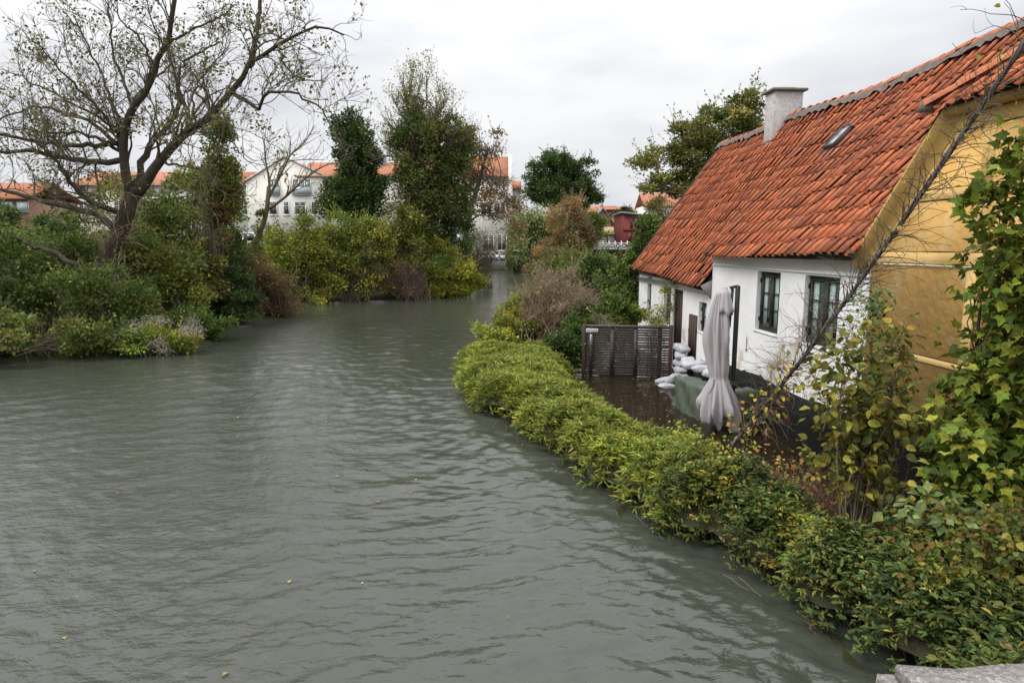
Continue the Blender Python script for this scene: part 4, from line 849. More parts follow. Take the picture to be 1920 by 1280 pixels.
for a, b in ((905, 926), (932, 950)): W_at(a, 440, b, 470, YW - .03, cols=2)
bp('chimney', MB().box(P(705, 300, 86)[0], P(722, 300, 86)[0], 85.5, 87, 12, P(712, 292, 86)[2]), FGREY)

def house_gen(name, label, cat, loc): return thing(name, label, cat, loc)
# left edge: brick block with red roof
c0_ = P(-40, 450, 70); c1_ = P(60, 450, 70); hb = thing('brick_house', 'brick house with red roof and balconies at the left edge of the picture', 'building', (c0_[0], 70, 2.9)); L2 = (c0_[0], 70, 2.9)
zt = P(30, 372, 70)[2]; part('wall', MB().box(c0_[0] - 6, c1_[0], 70, 78, 2.5, zt).mesh('wall', FBRICK, loc=L2), hb)
mb = MB(); far_roof(mb, c0_[0] - 6, c1_[0] + .3, 70, zt + .3, 74, P(30, 343, 74)[2]); part('roof', mb.mesh('roof', FROOF, loc=L2), hb)
for px in (8, 36):
    x0, x1, z0, z1 = rect(px, 378, px + 17, 398, 70); far_window(hb, x0 - L2[0], x1 - L2[0], z0 - L2[2], z1 - L2[2], -.03, cols=2, transom=False, glass=FARGLASS, balcony=True)
# yellow house, white-lime house, red hall, far roofs
YR = 112.0
def simple_house(name, label, px0, px1, pye, pyr, Y, wallm, gable=False, zb=2.0, depth=8, wins=(), roofm=None, group=None):
    a, b = P(px0, pye, Y), P(px1, pye, Y); zr = P(px0, pyr, Y + depth / 2)[2]; ze = a[2]; loc = ((a[0] + b[0]) / 2, Y, zb)
    h = thing(name, label, 'building', loc, group=group)
    if gable:
        m_ = (a[0] + b[0]) / 2; zr = P(px0, pyr, Y)[2]
        part('wall', MB().prism([(a[0], Y, zb - .5), (b[0], Y, zb - .5), (b[0], Y, ze), (m_, Y, zr), (a[0], Y, ze)], (0, depth, 0)).mesh('wall', wallm, loc=loc), h)
        part('roof', MB().prism([(a[0] - .3, Y - .3, ze - .2), (m_, Y - .3, zr + .15), (b[0] + .3, Y - .3, ze - .2), (b[0] + .3, Y - .3, ze), (m_, Y - .3, zr + .4), (a[0] - .3, Y - .3, ze)][::-1], (0, depth + .6, 0)).mesh('roof', roofm or FROOF, loc=loc), h)
    else:
        part('wall', MB().box(a[0], b[0], Y, Y + depth, zb - .5, ze).mesh('wall', wallm, loc=loc), h)
        mb = MB(); far_roof(mb, a[0] - .2, b[0] + .2, Y, ze + .3, Y + depth / 2, zr); part('roof', mb.mesh('roof', roofm or FROOF, loc=loc), h)
    for q in wins:
        x0, x1, z0, z1 = rect(*q, Y); far_window(h, x0 - loc[0], x1 - loc[0], z0 - loc[2], z1 - loc[2], -.03, cols=1, transom=False)
    return h, loc
h, l_ = simple_house('town_house', 'far house with red roof and small dormer at the river bend', 1100, 1160, 398, 386, 128, FWALL); part('chimney', MB().box(P(1128, 380, 130)[0], P(1132, 380, 130)[0], 130.5, 132, 8, P(1128, 384, 130)[2]).mesh('chimney', FBRICK, loc=l_), h)
a, b = P(1134, 396, 127.5), P(1150, 396, 127.5); m_ = P(1142, 387, 127.5); part('dormer', MB().prism([tuple(a), tuple(b), tuple(m_)], (0, 3, 0)).mesh('dormer', FGREY, loc=l_), h)
# yellow house: gable to the right, red slope facing left-front
Yy = 118.0; A, B, C_ = P(1150, 441, Yy), P(1192, 441, Yy), P(1167, 422, Yy)
loc = (A[0], Yy, 2)
h = thing('yellow_house', 'pale yellow house with red roof beside the red hall', 'building', loc)
part('wall', MB().prism([(P(1145, 441, Yy)[0], Yy, 1.5), (B[0], Yy, 1.5), (B[0], Yy, P(1190, 395, Yy)[2]), (P(1186, 392, Yy)[0], Yy, P(1186, 392, Yy)[2]), (P(1156, 425, Yy)[0], Yy, P(1156, 425, Yy)[2]), (P(1145, 425, Yy)[0], Yy, P(1145, 425, Yy)[2])], (0, 9, 0)).mesh('wall', FYEL, loc=loc), h)
q = [P(1186, 390, Yy - .3), P(1150, 426, Yy - .3), P(1110, 424, Yy + 4), P(1135, 390, Yy + 6)]; part('roof', MB().prism([tuple(v) for v in q], (0, .5, .25)).mesh('roof', FROOF, loc=loc), h)
h, l_ = simple_house('brick_gable_house', 'small red brick gable house with grey-blue verge boards', 1108, 1152, 424, 393, 116, FBRICK, gable=True, roofm=FGREY, depth=5, wins=((1131, 414, 1140, 422),))
h, l_ = simple_house('white_lime_house', 'low white half-timbered house behind the white bridge railing', 1096, 1172, 439, 425, 112, WHITEPAINT, zb=2.0, roofm=FYEL)
for px in (1137, 1152, 1162): x0, x1, z0, z1 = rect(px, 440, px + 3, 456, 112); part('timber_post', MB().box(x0, x1, 111.93, 112.03, z0, z1).mesh('timber_post', METAL, loc=l_), h)
# red hall: mono-pitch with large glazing
a, b = P(1168, 400, 104), P(1262, 412, 104); loc = (a[0], 104, 2); hall = thing('red_hall', 'dark red modern hall with tall windows and flat grey roof', 'building', loc)
part('wall', MB().prism([(a[0], 104, 1.5), (b[0], 104, 1.5), (b[0], 104, b[2]), (a[0], 104, a[2])], (0, 9, 0)).mesh('wall', FRED, loc=loc), hall)
part('roof', MB().prism([(a[0] - .3, 103.6, a[2] + .02), (b[0] + .3, 103.6, b[2] + .02), (b[0] + .3, 103.6, b[2] + .3), (a[0] - .3, 103.6, a[2] + .3)], (0, 10, 0)).mesh('roof', FGREY, loc=loc), hall)
for q in ((1181, 406, 1186, 428), (1188, 406, 1203, 428), (1206, 408, 1222, 430), (1178, 436, 1184, 452), (1187, 436, 1203, 452), (1206, 436, 1224, 452), (1226, 410, 1240, 452)):
    x0, x1, z0, z1 = rect(*q, 104); w = part('window', MB().box(x0, x1, 103.93, 104.02, z0, z1).mesh('window', FRED, loc=loc), hall); part('pane', MB().box(x0 + .08, x1 - .08, 103.9, 103.925, z0 + .08, z1 - .08).mesh('pane', FARDARK, loc=loc), w)
part('string_course', MB().box(a[0], b[0], 103.85, 104.0, P(1180, 432, 104)[2], P(1180, 429.5, 104)[2]).mesh('string_course', FRED, loc=loc), hall)
simple_house('far_town_house', 'far low house with orange roof seen over the red hall', 1180, 1212, 398, 390, 135, FWALL)
h, l_ = simple_house('white_town_house', 'white house with orange roof behind the right-hand tree', 1208, 1300, 386, 362, 122, FWALL, wins=((1214, 384, 1218, 396),))

# ---- white lattice foot bridge
YBR = 92.0
def bxz(px, py): q = P(px, py, YBR); return q[0], q[2]
x0, zt = bxz(1096, 455); x1, zb = bxz(1176, 466); zd = bxz(1100, 474)[1]
br = thing('lattice_footbridge', 'white wooden footbridge with crossed lattice railing at the river bend', 'bridge', ((x0 + x1) / 2, YBR, zb)); L3 = ((x0 + x1) / 2, YBR, zb)
part('deck', MB().box(x0 - 2, x1 + 2, YBR, YBR + 4, zd, zb - .15).mesh('deck', surf('dark_deck', (.035, .03, .03), .8), loc=L3), br)
part('bottom_rail', MB().box(x0 - 2, x1, YBR - .1, YBR - .002, zb - .12, zb + .05).mesh('bottom_rail', WHITEPAINT, loc=L3), br); part('top_rail', MB().box(x0 - 2, x1, YBR - .1, YBR, zt - .12, zt).mesh('top_rail', WHITEPAINT, loc=L3), br)
nb = 7; pw = (x1 - x0) / nb
for i in range(nb + 1):
    x = x0 + i * pw; part('post', MB().box(x - .08, x + .08, YBR - .14, YBR - .02, zb - .15, zt + .25).mesh('post', WHITEPAINT, loc=L3), br)
    if i < nb:
        part('lattice_bar', MB().obox((x, YBR - .05, zb), (x + pw, YBR - .05, zt - .1), .05, .12).mesh('lattice_bar', WHITEPAINT, loc=L3), br); part('lattice_bar', MB().obox((x, YBR - .03, zt - .1), (x + pw, YBR - .03, zb), .05, .12).mesh('lattice_bar', WHITEPAINT, loc=L3), br)
part('abutment', MB().box(x1 + .3, x1 + 6, YBR - .5, YBR + 4, -.5, zb - .05).mesh('abutment', FGREY, loc=L3), br)
# quay with picket fence
fx0, fz = bxz(1177, 470); pk = thing('picket_fence', 'weathered grey picket fence right of the white footbridge', 'fence', (fx0, YBR - .2, fz)); 
part('rail', MB().box(fx0, fx0 + 3.2, YBR - .26, YBR - .2, fz + .3, fz + .4).mesh('rail', FGREY, loc=(fx0, YBR - .2, fz)), pk)
pm = MB().prism([(0, 0, 0), (.12, 0, 0), (.12, 0, .95), (.06, 0, 1.05), (0, 0, .95)], (0, .04, 0)).mesh('picket', surf('grey_picket', (.4, .38, .35), .8, (.3, .28, .26), 4, .5))
for i in range(15): part('picket', pm, pk, (.05 + i * .21, -.12, -.1))

part('quay', MB().box(-30, 1.2, 99.2, 125, -.5, 1.30).mesh('quay', surf('quay_stone', (.20, .19, .17), .9, (.12, .13, .08), 2, .6, .5, 8, .05)))['kind'] = 'structure'
# ---- red and white road barriers
RB = surf('barrier_red', (.50, .03, .03), .5); PINK = surf('barrier_white', (.74, .72, .72), .5, (.6, .58, .58), 4, .4)
for i, px in enumerate((893, 903, 911, 919, 927, 936)):
    q = G(px, 489, 1.2); loc = (q[0] , 66 + .1 * i, 0); q = P(px, 489, 100.6); loc = (q[0], 100.6 + .1 * i, 1.62)
    t = thing('road_barrier', ['leftmost', 'second from left', 'third from left', 'third from right', 'second from right', 'rightmost'][i] + ' of the small red and white road barriers on the quay', 'barrier', loc, group='road barriers on the quay')
    part('post', MB().box(-.035, .035, -.03, .03, -.3, .95).mesh('post', PINK), t); part('foot', MB().box(-.18, .18, -.2, .2, -.3, -.2).mesh('foot', FGREY), t)
    part('board', MB().box(-.16, .16, -.05, -.032, .3, .98).mesh('board', PINK), t); part('reflector', MB().prism([(.13 * math.cos(a), -.055, .78 + .13 * math.sin(a)) for a in np.linspace(0, 2 * math.pi, 14, endpoint=False)], (0, .004, 0)).mesh('reflector', RB), t)
# ---- parked cars
CARW = {'white': surf('car_white', (.72, .73, .75), .3, spec=.5), 'silver': surf('car_silver', (.40, .42, .44), .3, metal=.4), 'orange': surf('truck_orange', (.55, .14, .02), .45)}
TYRE = surf('tyre', (.015, .015, .015), .9); RIM = surf('rim', (.35, .35, .36), .4, metal=.6); CGL = surf('car_glass', (.02, .025, .03), .1, spec=.7); REDL = surf('tail_light', (.35, .01, .01), .3)
def car(loc, rz, colr, label, van=False):
    t = thing('parked_car', label, 'car', loc, (0, 0, rz), 'vehicles parked beyond the bank')
    if van: side = [(-2.4, .35), (2.3, .35), (2.4, .9), (1.9, 1.15), (1.3, 1.95), (-2.3, 2.0), (-2.45, 1.0)]; gls = [(1.78, 1.2), (1.28, 1.85), (.5, 1.85), (.5, 1.2)]
    else: side = [(-2.1, .35), (2.05, .35), (2.15, .65), (1.95, .82), (1.0, .92), (.35, 1.42), (-1.2, 1.46), (-1.9, 1.0), (-2.15, .9)]; gls = [(.86, .95), (.3, 1.36), (-1.1, 1.38), (-1.6, 1.0)]
    me = MB().prism([(x, -.85, z) for x, z in side][::-1], (0, 1.7, 0)).mesh('body', CARW[colr]); bevel(me, .09, 2); part('body', me, t)
    for s_ in (-1, 1): part('side_window', MB().prism([(x, s_ * .84, z) for x, z in gls], (0, s_ * .025, 0)).mesh('side_window', CGL), t)
    (xa, za), (xb, zb_) = ((2.02, 1.12), (1.36, 1.88)) if van else ((1.02, .95), (.42, 1.38)); part('windscreen', MB().add([(xa, -.7, za + .02), (xa, .7, za + .02), (xb + .03, .62, zb_ + .02), (xb + .03, -.62, zb_ + .02)], [(0, 1, 2, 3)]).mesh('windscreen', CGL), t)
    for x in (-1.35, 1.35):
        for s_ in (-1, 1):
            me = MB().lathe([(.001, -.1), (.3, -.1), (.33, -.06), (.33, .06), (.3, .1), (.001, .1)], 18).mesh('wheel', TYRE); w = part('wheel', me, t, (x, s_ * .78, .33), (R(90), 0, 0)); part('rim', MB().lathe([(.001, -.115), (.2, -.112), (.2, .112), (.001, .115)], 14).mesh('rim', RIM), w)
    for s_ in (-1, 1): part('tail_light', MB().box(-2.2 if not van else -2.48, -2.1 if not van else -2.40, s_ * .6 - .1, s_ * .6 + .1, .75, .9).mesh('tail_light', REDL), t); part('headlight', MB().box(2.0 if not van else 2.25, 2.13 if not van else 2.37, s_ * .6 - .14, s_ * .6 + .14, .62, .76).mesh('headlight', PINK), t)
    return t
for px, Y, rz, c_, lab, van in ((70, 62, .1, 'white', 'white van parked furthest left beyond the bank shrubs', True), (262, 58, .0, 'white', 'white car parked behind the big leaning tree trunk', False), (345, 58, .05, 'silver', 'silver car parked right of the big leaning tree', False), (455, 60, 0, 'white', 'white van parked below the white gabled block', True), (22, 58, .0, 'orange', 'orange truck body parked at the left edge', True)):
    q = P(px, 462, Y); car((q[0], Y, 2.93), rz, c_, lab, van)
q = P(925, 493, 102.6); car((q[0], 102.6, 1.31), R(-25), 'white', 'white car parked on the quay behind the red barriers')
# orange traffic cones
CONE = surf('cone_orange', (.70, .10, .02), .5)
for i, px in enumerate((108, 118, 141)):
    q = P(px, 462, 54); t = thing('traffic_cone', ('left', 'middle', 'right')[i] + ' one of three orange traffic cones seen through the shrubs', 'cone', (q[0], 54, 2.95), group='traffic cones'); part('cone', MB().lathe([(.18, 0), (.03, .72), (.001, .73)], 12).mesh('cone', CONE), t); part('foot', MB().box(-.2, .2, -.2, .2, -.03, .02).mesh('foot', CONE), t)
q = P(57, 440, 56); t = thing('street_lamp', 'slim grey street lamp rising beyond the left bank', 'street lamp', (q[0] + 13, 60, 2.9)); part('pole', MB().tubes(np.array([(0, 0, 0), (0, 0, 5.2)]), np.array([.07, .045]), 8).mesh('pole', FGREY), t); part('lamp_head', bevel(MB().box(-.12, .7, -.12, .12, 5.15, 5.3).mesh('lamp_head', FGREY), .03), t)

# ================================================================== VEGETATION
DK = [(.024, .045, .014), (.038, .062, .019), (.055, .078, .024)]
MG = [(.055, .090, .018), (.085, .115, .024), (.045, .07, .016)]
OL = [(.085, .095, .022), (.11, .11, .03), (.06, .07, .018)]
YG = [(.17, .19, .025), (.13, .16, .022), (.22, .20, .03), (.09, .12, .02)]
YE = [(.36, .27, .03), (.28, .23, .03), (.20, .19, .03)]
BR = [(.115, .075, .038), (.15, .09, .04), (.09, .062, .034)]
def blobs_px(lst, Y0=None):
    out_ = []
    for (px, py, rx, ry, Y) in lst:
        c_ = P(px, py, Y); a, b = sz(rx, Y), sz(ry, Y); out_.append((c_, (a, max(a * .8, .3), b)))
    return out_
def limbs_to(base, pts, r, r0, k=8, sag_=.12):
    base = np.array(base); out_ = []; rad = []
    for p in pts:
        d = p - base; m1 = base + d * .35 + np.array([0, 0, abs(d[2]) * .12 + .1]) + r.normal(size=3) * .12 * np.linalg.norm(d) * .5; m2 = base + d * .7 + r.normal(size=3) * .08 * np.linalg.norm(d)
        out_.append(curve([base, m1, m2, p], k)); rad.append(r0 * np.linspace(1, .18, k))
    return np.array(out_), np.array(rad)
DENS = .92
def shrub(name, label, cat, blobs, ncl, nlf, size, cols, seed, base=None, spread=.3, kind='diamond', stems=14, stem_r=.03, w=None, twigs=0, inner=.35, rough=.3, zmin=.02, droop=0, bark=None, trunk=None, trunk_r=.2, jit=.22, group=None, twig_len=.8, flat=.65, extra=None, shoots=.28):
    r = np.random.default_rng(seed)
    bl = blobs_px(blobs)
    if base is None:
        b0 = min(bl, key=lambda b: b[0][2] - b[1][2]); base = (b0[0][0], b0[0][1], float(ground_z(b0[0][0], b0[0][1])))
    base = np.array(base, float); t = thing(name, label, cat, tuple(base), group=group)
    ncl = int(ncl * DENS); mb = MB(); pts = foliage(mb, bl, ncl, nlf, size * 1.04, cols, r, spread, kind, droop, inner, rough, w, flat, jit, zmin)
    if extra: extra(mb, r)
    ns = int(ncl * shoots)
    if ns:
        w_ = pts[:, 2] - pts[:, 2].min() + .3; i_ = r.choice(len(pts), ns, p=w_ / w_.sum()); cen = np.mean([b[0] for b in bl], axis=0); o_ = nrm((pts[i_] - cen) * [1, 1, .6]); d_ = nrm(o_ * .6 + np.array([0, 0, .75 - droop]) + r.normal(size=(ns, 3)) * .35)
        ls = spread * (1.6 + 2.2 * r.random(ns)); q_ = [pts[i_]]
        for j in range(4): d_ = nrm(d_ + r.normal(size=(ns, 3)) * .12 + [0, 0, -.05]); q_.append(q_[-1] + d_ * (ls / 4)[:, None])
        SH = np.stack(q_, 1); SR = np.broadcast_to(size * .09 * np.linspace(1, .3, 5), (ns, 5)); shoot_geo = (SH, SR)
        sc_ = palette(cols, ns, r, jit, w); nl_ = 11; f_ = r.random((ns, nl_)) * 3.9; i0 = f_.astype(int); fr_ = (f_ - i0)[..., None]; ii = np.arange(ns)[:, None]
        pp_ = SH[ii, i0] * (1 - fr_) + SH[ii, i0 + 1] * fr_; dd_ = rdir(ns * nl_, r) + np.repeat(d_, nl_, axis=0) * .5
        leaves(mb, pp_.reshape(-1, 3), dd_, size * .85 * (.6 + .7 * r.random(ns * nl_)), np.repeat(sc_, nl_, axis=0) * np.exp(r.normal(size=(ns * nl_, 1)) * .18), kind, r=r)
    part('crown' if trunk is not None else 'foliage', mb.mesh('foliage', LEAF, loc=base), t, kind='stuff')
    sb = MB()
    st = base if trunk is None else np.array(trunk[-1], float)
    if trunk is not None:
        cv = curve(trunk, 14); part('trunk', MB().tubes(cv, trunk_r * np.linspace(1.15, .55, 14), 9).mesh('trunk', BARK, loc=base, smooth=True), t)
        org = cv[5:]; ch = pts[r.choice(len(pts), min(stems, len(pts)), replace=False)]; L_, R_ = [], []
        for c_ in ch:
            o_ = org[int(r.integers(len(org)))]; a_, b_ = limbs_to(o_, [c_], r, stem_r); L_.append(a_[0]); R_.append(b_[0])
        PT, RR = np.array(L_), np.array(R_)
    else:
        ch = pts[r.choice(len(pts), min(stems, len(pts)), replace=False)]; spread_b = np.array([bl[0][1][0] * .35, bl[0][1][1] * .35, 0])
        L_, R_ = [], []
        for c_ in ch:
            a_, b_ = limbs_to(st + r.normal(size=3) * spread_b, [c_], r, stem_r); L_.append(a_[0]); R_.append(b_[0])
        PT, RR = np.array(L_), np.array(R_)
    sb.tubes(PT, RR, 5, np.ones((len(PT), 3)))
    if ns: sb.tubes(shoot_geo[0], shoot_geo[1], 3, np.ones((ns, 3)))
    if twigs:
        p2, r2 = sprout(PT, RR, int(twigs * .8), r, twig_len, 5, .9, .3, .3, .3, .6, stem_r * .15); sb.tubes(p2, r2, 3, np.ones((len(p2), 3)))
    part('branches', sb.mesh('branches', bark or TWIG, loc=base), t)
    return t

# ---------------------------------------------------------------- the big leaning tree on the left bank
def big_tree():
    r = np.random.default_rng(11); Y0 = 24.0
    limbs = [  # (pixel path, depth offset start -> end, radius start -> end)
        ([(178, 585), (192, 530), (208, 480), (228, 425), (246, 378), (252, 350)], 0, 0, .42, .27),
        ([(246, 372), (237, 330), (231, 285), (234, 240), (252, 200), (276, 165), (292, 128), (306, 90), (318, 58), (326, 15), (332, -60)], 0, -1.2, .21, .07),
        ([(256, 360), (266, 305), (284, 268), (318, 232), (335, 190), (333, 152), (318, 112), (308, 70)], 0, 2.2, .20, .05),
        ([(258, 362), (300, 303), (332, 264), (372, 232), (410, 200), (440, 165), (462, 128), (482, 114), (522, 88), (562, 62), (604, 52), (645, 66)], 0, -1.0, .235, .03),
        ([(466, 124), (479, 90), (483, 48), (486, 0), (494, -60)], -.6, .4, .15, .07),
        ([(436, 172), (470, 196), (486, 202), (498, 176), (532, 172), (566, 182), (600, 205), (622, 240)], -.4, -2.2, .11, .025),
        ([(350, 250), (352, 225), (334, 150), (345, 118), (372, 100), (410, 80)], .3, 2.4, .13, .04),
        ([(231, 302), (185, 304), (120, 296), (60, 284), (0, 283), (-70, 262)], 0, 1.6, .17, .06),
        ([(228, 268), (172, 271), (112, 272), (42, 262), (-30, 244)], 0, -1.8, .14, .06),
        ([(247, 402), (202, 392), (152, 366), (127, 332), (106, 300), (70, 270)], 0, -2.0, .17, .05),
        ([(222, 432), (182, 402), (132, 390), (72, 373), (0, 357), (-60, 346)], 0, 2.0, .20, .07),
        ([(228, 282), (182, 240), (132, 215), (80, 200), (20, 215), (-30, 236)], 0, 2.4, .12, .03),
        ([(229, 262), (172, 190), (112, 132), (66, 80)], 0, -1.6, .10, .025),
        ([(232, 245), (202, 172), (172, 100), (138, 30)], 0, 1.4, .10, .025),
        ([(250, 205), (232, 150), (214, 100), (206, 40), (192, -20)], 0, .8, .09, .025),
        ([(292, 130), (270, 85), (236, 48), (210, 10)], -.6, -1.2, .08, .025),
        ([(306, 92), (350, 62), (402, 40), (440, 10)], -.8, 1.4, .08, .025),
        ([(370, 234), (362, 180), (390, 130), (420, 98)], -.2, 1.8, .08, .02),
        ([(410, 200), (430, 230), (440, 268), (462, 300)], -.4, -2.0, .06, .02),
        ([(522, 90), (540, 130), (572, 150), (612, 152)], -.8, -1.8, .05, .02),
        ([(300, 305), (340, 310), (380, 320), (415, 350)], 0, -2.2, .07, .02),
        ([(231, 292), (190, 262), (140, 248), (70, 246), (10, 240)], 0, -.4, .10, .025),
        ([(232, 250), (180, 215), (110, 180), (50, 150), (5, 130)], 0, .5, .09, .02),
        ([(180, 304), (140, 320), (128, 350)], .2, .4, .06, .03),
        ([(150, 500), (110, 478), (70, 462), (30, 446), (-10, 438), (-60, 424)], -1.5, -1.0, .13, .08)]
    base = P(178, 585, Y0); base[2] = .2
    t = thing('leaning_tree', 'big nearly bare tree leaning over the left bank with spreading limbs', 'tree', tuple(base))
    P2, R2 = [], []; tk = MB()
    for i, (pp, d0, d1, ra, rb) in enumerate(limbs):
        n = len(pp); pts = [P(px, py, Y0 + d0 + (d1 - d0) * j / (n - 1)) for j, (px, py) in enumerate(pp)]
        cv = curve(pts, 20); cv[1:-1] += r.normal(size=(18, 3)) * .035
        rr = (ra + (rb - ra) * np.linspace(0, 1, 20) ** .8) * (.88 if i in (0, 1, 3) else .72)
        if i == 0:
            part('trunk', MB().tubes(cv, rr, 12).mesh('trunk', BARK, loc=base, smooth=True), t); continue
        tk.tubes(cv, rr, 8); P2.append(cv); R2.append(rr)
    part('limbs', tk.mesh('limbs', BARK, loc=base, smooth=True), t)
    P2, R2 = np.array(P2), np.array(R2)
    A, RA = sprout(P2[:-1], R2[:-1], 290, r, 1.95, 10, .85, .40, .42, .12, .36, .015)
    B, RB_ = sprout(A, RA, 1500, r, .95, 8, .9, .36, .48, .15, .6, .0095)
    Cc, RC = sprout(B, RB_, 4200, r, .45, 5, .95, .3, .5, .1, .7, .0075)
    tw = MB()
    for X, Rr, s_ in ((A, RA, 5), (B, RB_, 4), (Cc, RC, 3)): tw.tubes(X, Rr, s_, palette([(1.1, 1.05, 1), (.85, .8, .85), (1.5, 1.4, .9)], len(X), r, .15))
    part('twigs', tw.mesh('twigs', TWIG, loc=base), t, kind='stuff')
    lv = MB(); ends = Cc[:, -1]; sel = r.random(len(ends)) < np.where(np.sin(ends[:, 0] * 2.3) * np.sin(ends[:, 2] * 2.1 + 1) + .3 * np.sin(ends[:, 0] * 5.1 + ends[:, 2] * 4) > .3, .75, .14)
    e = np.repeat(ends[sel], 5, axis=0); off = r.normal(size=e.shape) * .08
    leaves(lv, e + off, off + r.normal(size=e.shape) * .06 + [0, 0, -.03], .12 * (.6 + .8 * r.random(len(e))), palette([(.06, .075, .02), (.085, .095, .028), (.12, .115, .035), (.06, .05, .03)], len(e), r), 'diamond', r=r)
    part('leaves', lv.mesh('leaves', LEAF, loc=base), t, kind='stuff')
    # tangle of dead climbing stems round the trunk
    cv = curve([P(px, py, Y0) for px, py in limbs[0][0]], 14)
    s0, q0 = sprout(cv[None], np.full((1, 14), .05), 150, r, 1.3, 9, 1.0, .2, .5, .0, .3, .009); s0 += rdir(150, r)[:, None] * .35
    v_ = MB().tubes(s0, q0, 3, np.full((150, 3), 1.4)); part('climbing_stems', v_.mesh('climbing_stems', DRY, loc=base), t, kind='stuff')
big_tree()

# ---------------------------------------------------------------- left bank shrubs
shrub('bank_shrub', 'dark green leafy shrub mass at the left edge below the broken branch', 'shrub', [(40, 520, 120, 70, 23), (-40, 480, 90, 60, 24), (110, 500, 80, 55, 24)], 620, 34, .13, MG + OL + DK[1:], 101, spread=.34, twigs=250)
shrub('bramble', 'brown and yellow bramble thicket overhanging the water at the left edge', 'shrub', [(40, 625, 120, 48, 20.3), (150, 630, 70, 42, 20.8), (-40, 620, 90, 60, 20.5)], 420, 22, .12, BR[2:] + OL + OL + YG[3:] + MG, 102, spread=.26, stems=60, twigs=900, twig_len=1.0)
shrub('bank_shrub', 'dark tangled shrub at the foot of the leaning trunk', 'shrub', [(190, 575, 85, 70, 22.2), (130, 555, 70, 60, 22.6), (250, 590, 60, 50, 22.8)], 460, 26, .12, DK[1:] + OL + MG, 103, spread=.3, stems=40, twigs=500)
def clem(mb, r):
    p, d = blob_clusters(blobs_px([(290, 632, 74, 30, 21.6), (330, 640, 40, 22, 21.4), (240, 634, 34, 26, 21.8)]), 260, r, .85, .3); p[:, 2] = np.maximum(p[:, 2], .1) + .06
    e = np.repeat(p, 26, axis=0); off = r.normal(size=e.shape) * .085; leaves(mb, e + off, off + [0, 0, .05], .05 * (.6 + .7 * r.random(len(e))), palette([(.22, .20, .165), (.18, .16, .13), (.14, .125, .10)], len(e), r), 'diamond', r=r)
shrub('clematis', 'wild clematis with fluffy cream seed heads hanging into the river', 'shrub', [(290, 638, 74, 28, 21.6), (335, 645, 36, 18, 21.4), (240, 640, 34, 24, 21.8)], 260, 24, .10, YG[1:] + MG[:1], 104, spread=.2, extra=clem, stems=20, zmin=0)
shrub('bank_shrub', 'low fresh green shrub dipping into the river right of the clematis', 'shrub', [(372, 612, 52, 26, 24.6), (400, 622, 26, 16, 24.3), (335, 605, 40, 22, 25)], 300, 28, .11, MG, 105, spread=.2, zmin=0)
shrub('bank_shrub', 'olive yellow leafy shrub right of the leaning trunk', 'shrub', [(300, 520, 75, 80, 26.5), (340, 560, 60, 55, 26.3), (250, 500, 50, 60, 27)], 620, 28, .13, OL + MG + YE[2:], 106, spread=.32, twigs=350)
shrub('bank_shrub', 'broad green shrub behind the leaning trunk', 'shrub', [(330, 445, 90, 45, 31), (270, 450, 60, 40, 32), (410, 470, 60, 45, 31), (200, 470, 70, 40, 32)], 560, 28, .15, MG + OL, 107, spread=.38, twigs=200)
shrub('bank_shrub', 'pale green shrub row in front of the parked cars', 'shrub', [(60, 462, 90, 22, 36), (-30, 455, 80, 30, 36), (170, 470, 70, 22, 36)], 420, 24, .15, MG + OL, 108, spread=.4)
shrub('ash_tree', 'young feathery green tree in front of the white apartment building', 'tree', [(300, 375, 62, 45, 32), (345, 395, 60, 36, 32), (170, 405, 45, 40, 33), (400, 345, 50, 50, 33)], 300, 22, .15, OL + MG, 109, spread=.34, trunk=[(-15.5, 32, 1.5), (-15.6, 32, 3.2), (-16, 32, 4.4)], trunk_r=.12, stems=40, twigs=300, base=(-15.5, 32, 1.5), rough=.5, flat=.4)
shrub('ivy_clad_tree', 'broken tree trunk wrapped in rusty olive creeper right of the leaning tree', 'tree', [(402, 430, 36, 100, 29), (385, 500, 48, 70, 28.6), (415, 300, 34, 70, 29), (425, 360, 34, 50, 29.2)], 560, 26, .13, OL + OL + BR[:1] + YE[2:] + MG[:2], 110, spread=.26, trunk=[tuple(P(392, 560, 29)), tuple(P(400, 450, 29)), tuple(P(415, 300, 29))], trunk_r=.26, stems=50, twigs=600, base=tuple(P(392, 575, 29)), rough=.4)
shrub('bank_shrub', 'dark green ivy bush beside the brown twiggy bush', 'shrub', [(432, 520, 40, 62, 29.5), (450, 560, 44, 42, 29.2), (410, 570, 40, 38, 29)], 420, 30, .12, DK, 111, spread=.22)
shrub('twiggy_bush', 'reddish brown twiggy bush drooping to the water left of the yellow willow', 'shrub', [(500, 555, 55, 48, 32.6), (540, 572, 36, 28, 32.8), (480, 520, 40, 40, 33)], 300, 16, .10, BR + OL[:1], 112, spread=.3, stems=90, twigs=2200, twig_len=1.1, bark=surf('red_twig', (.12, .07, .048), .85, (.16, .10, .06), 3, .6, tint=True), zmin=0)
shrub('field_maple', 'olive thin-leaved tree screening the long low range of the apartment building', 'tree', [(235, 372, 50, 34, 42), (350, 350, 50, 36, 42), (290, 400, 60, 26, 42), (420, 385, 40, 30, 42)], 300, 22, .17, OL + MG[:2] + YE[2:], 113, spread=.5, trunk=[tuple(P(320, 470, 42)), tuple(P(322, 430, 42)), tuple(P(318, 370, 42))], trunk_r=.16, stems=50, twigs=400, twig_len=1.0, base=tuple(P(320, 480, 42)), rough=.5, flat=.45)
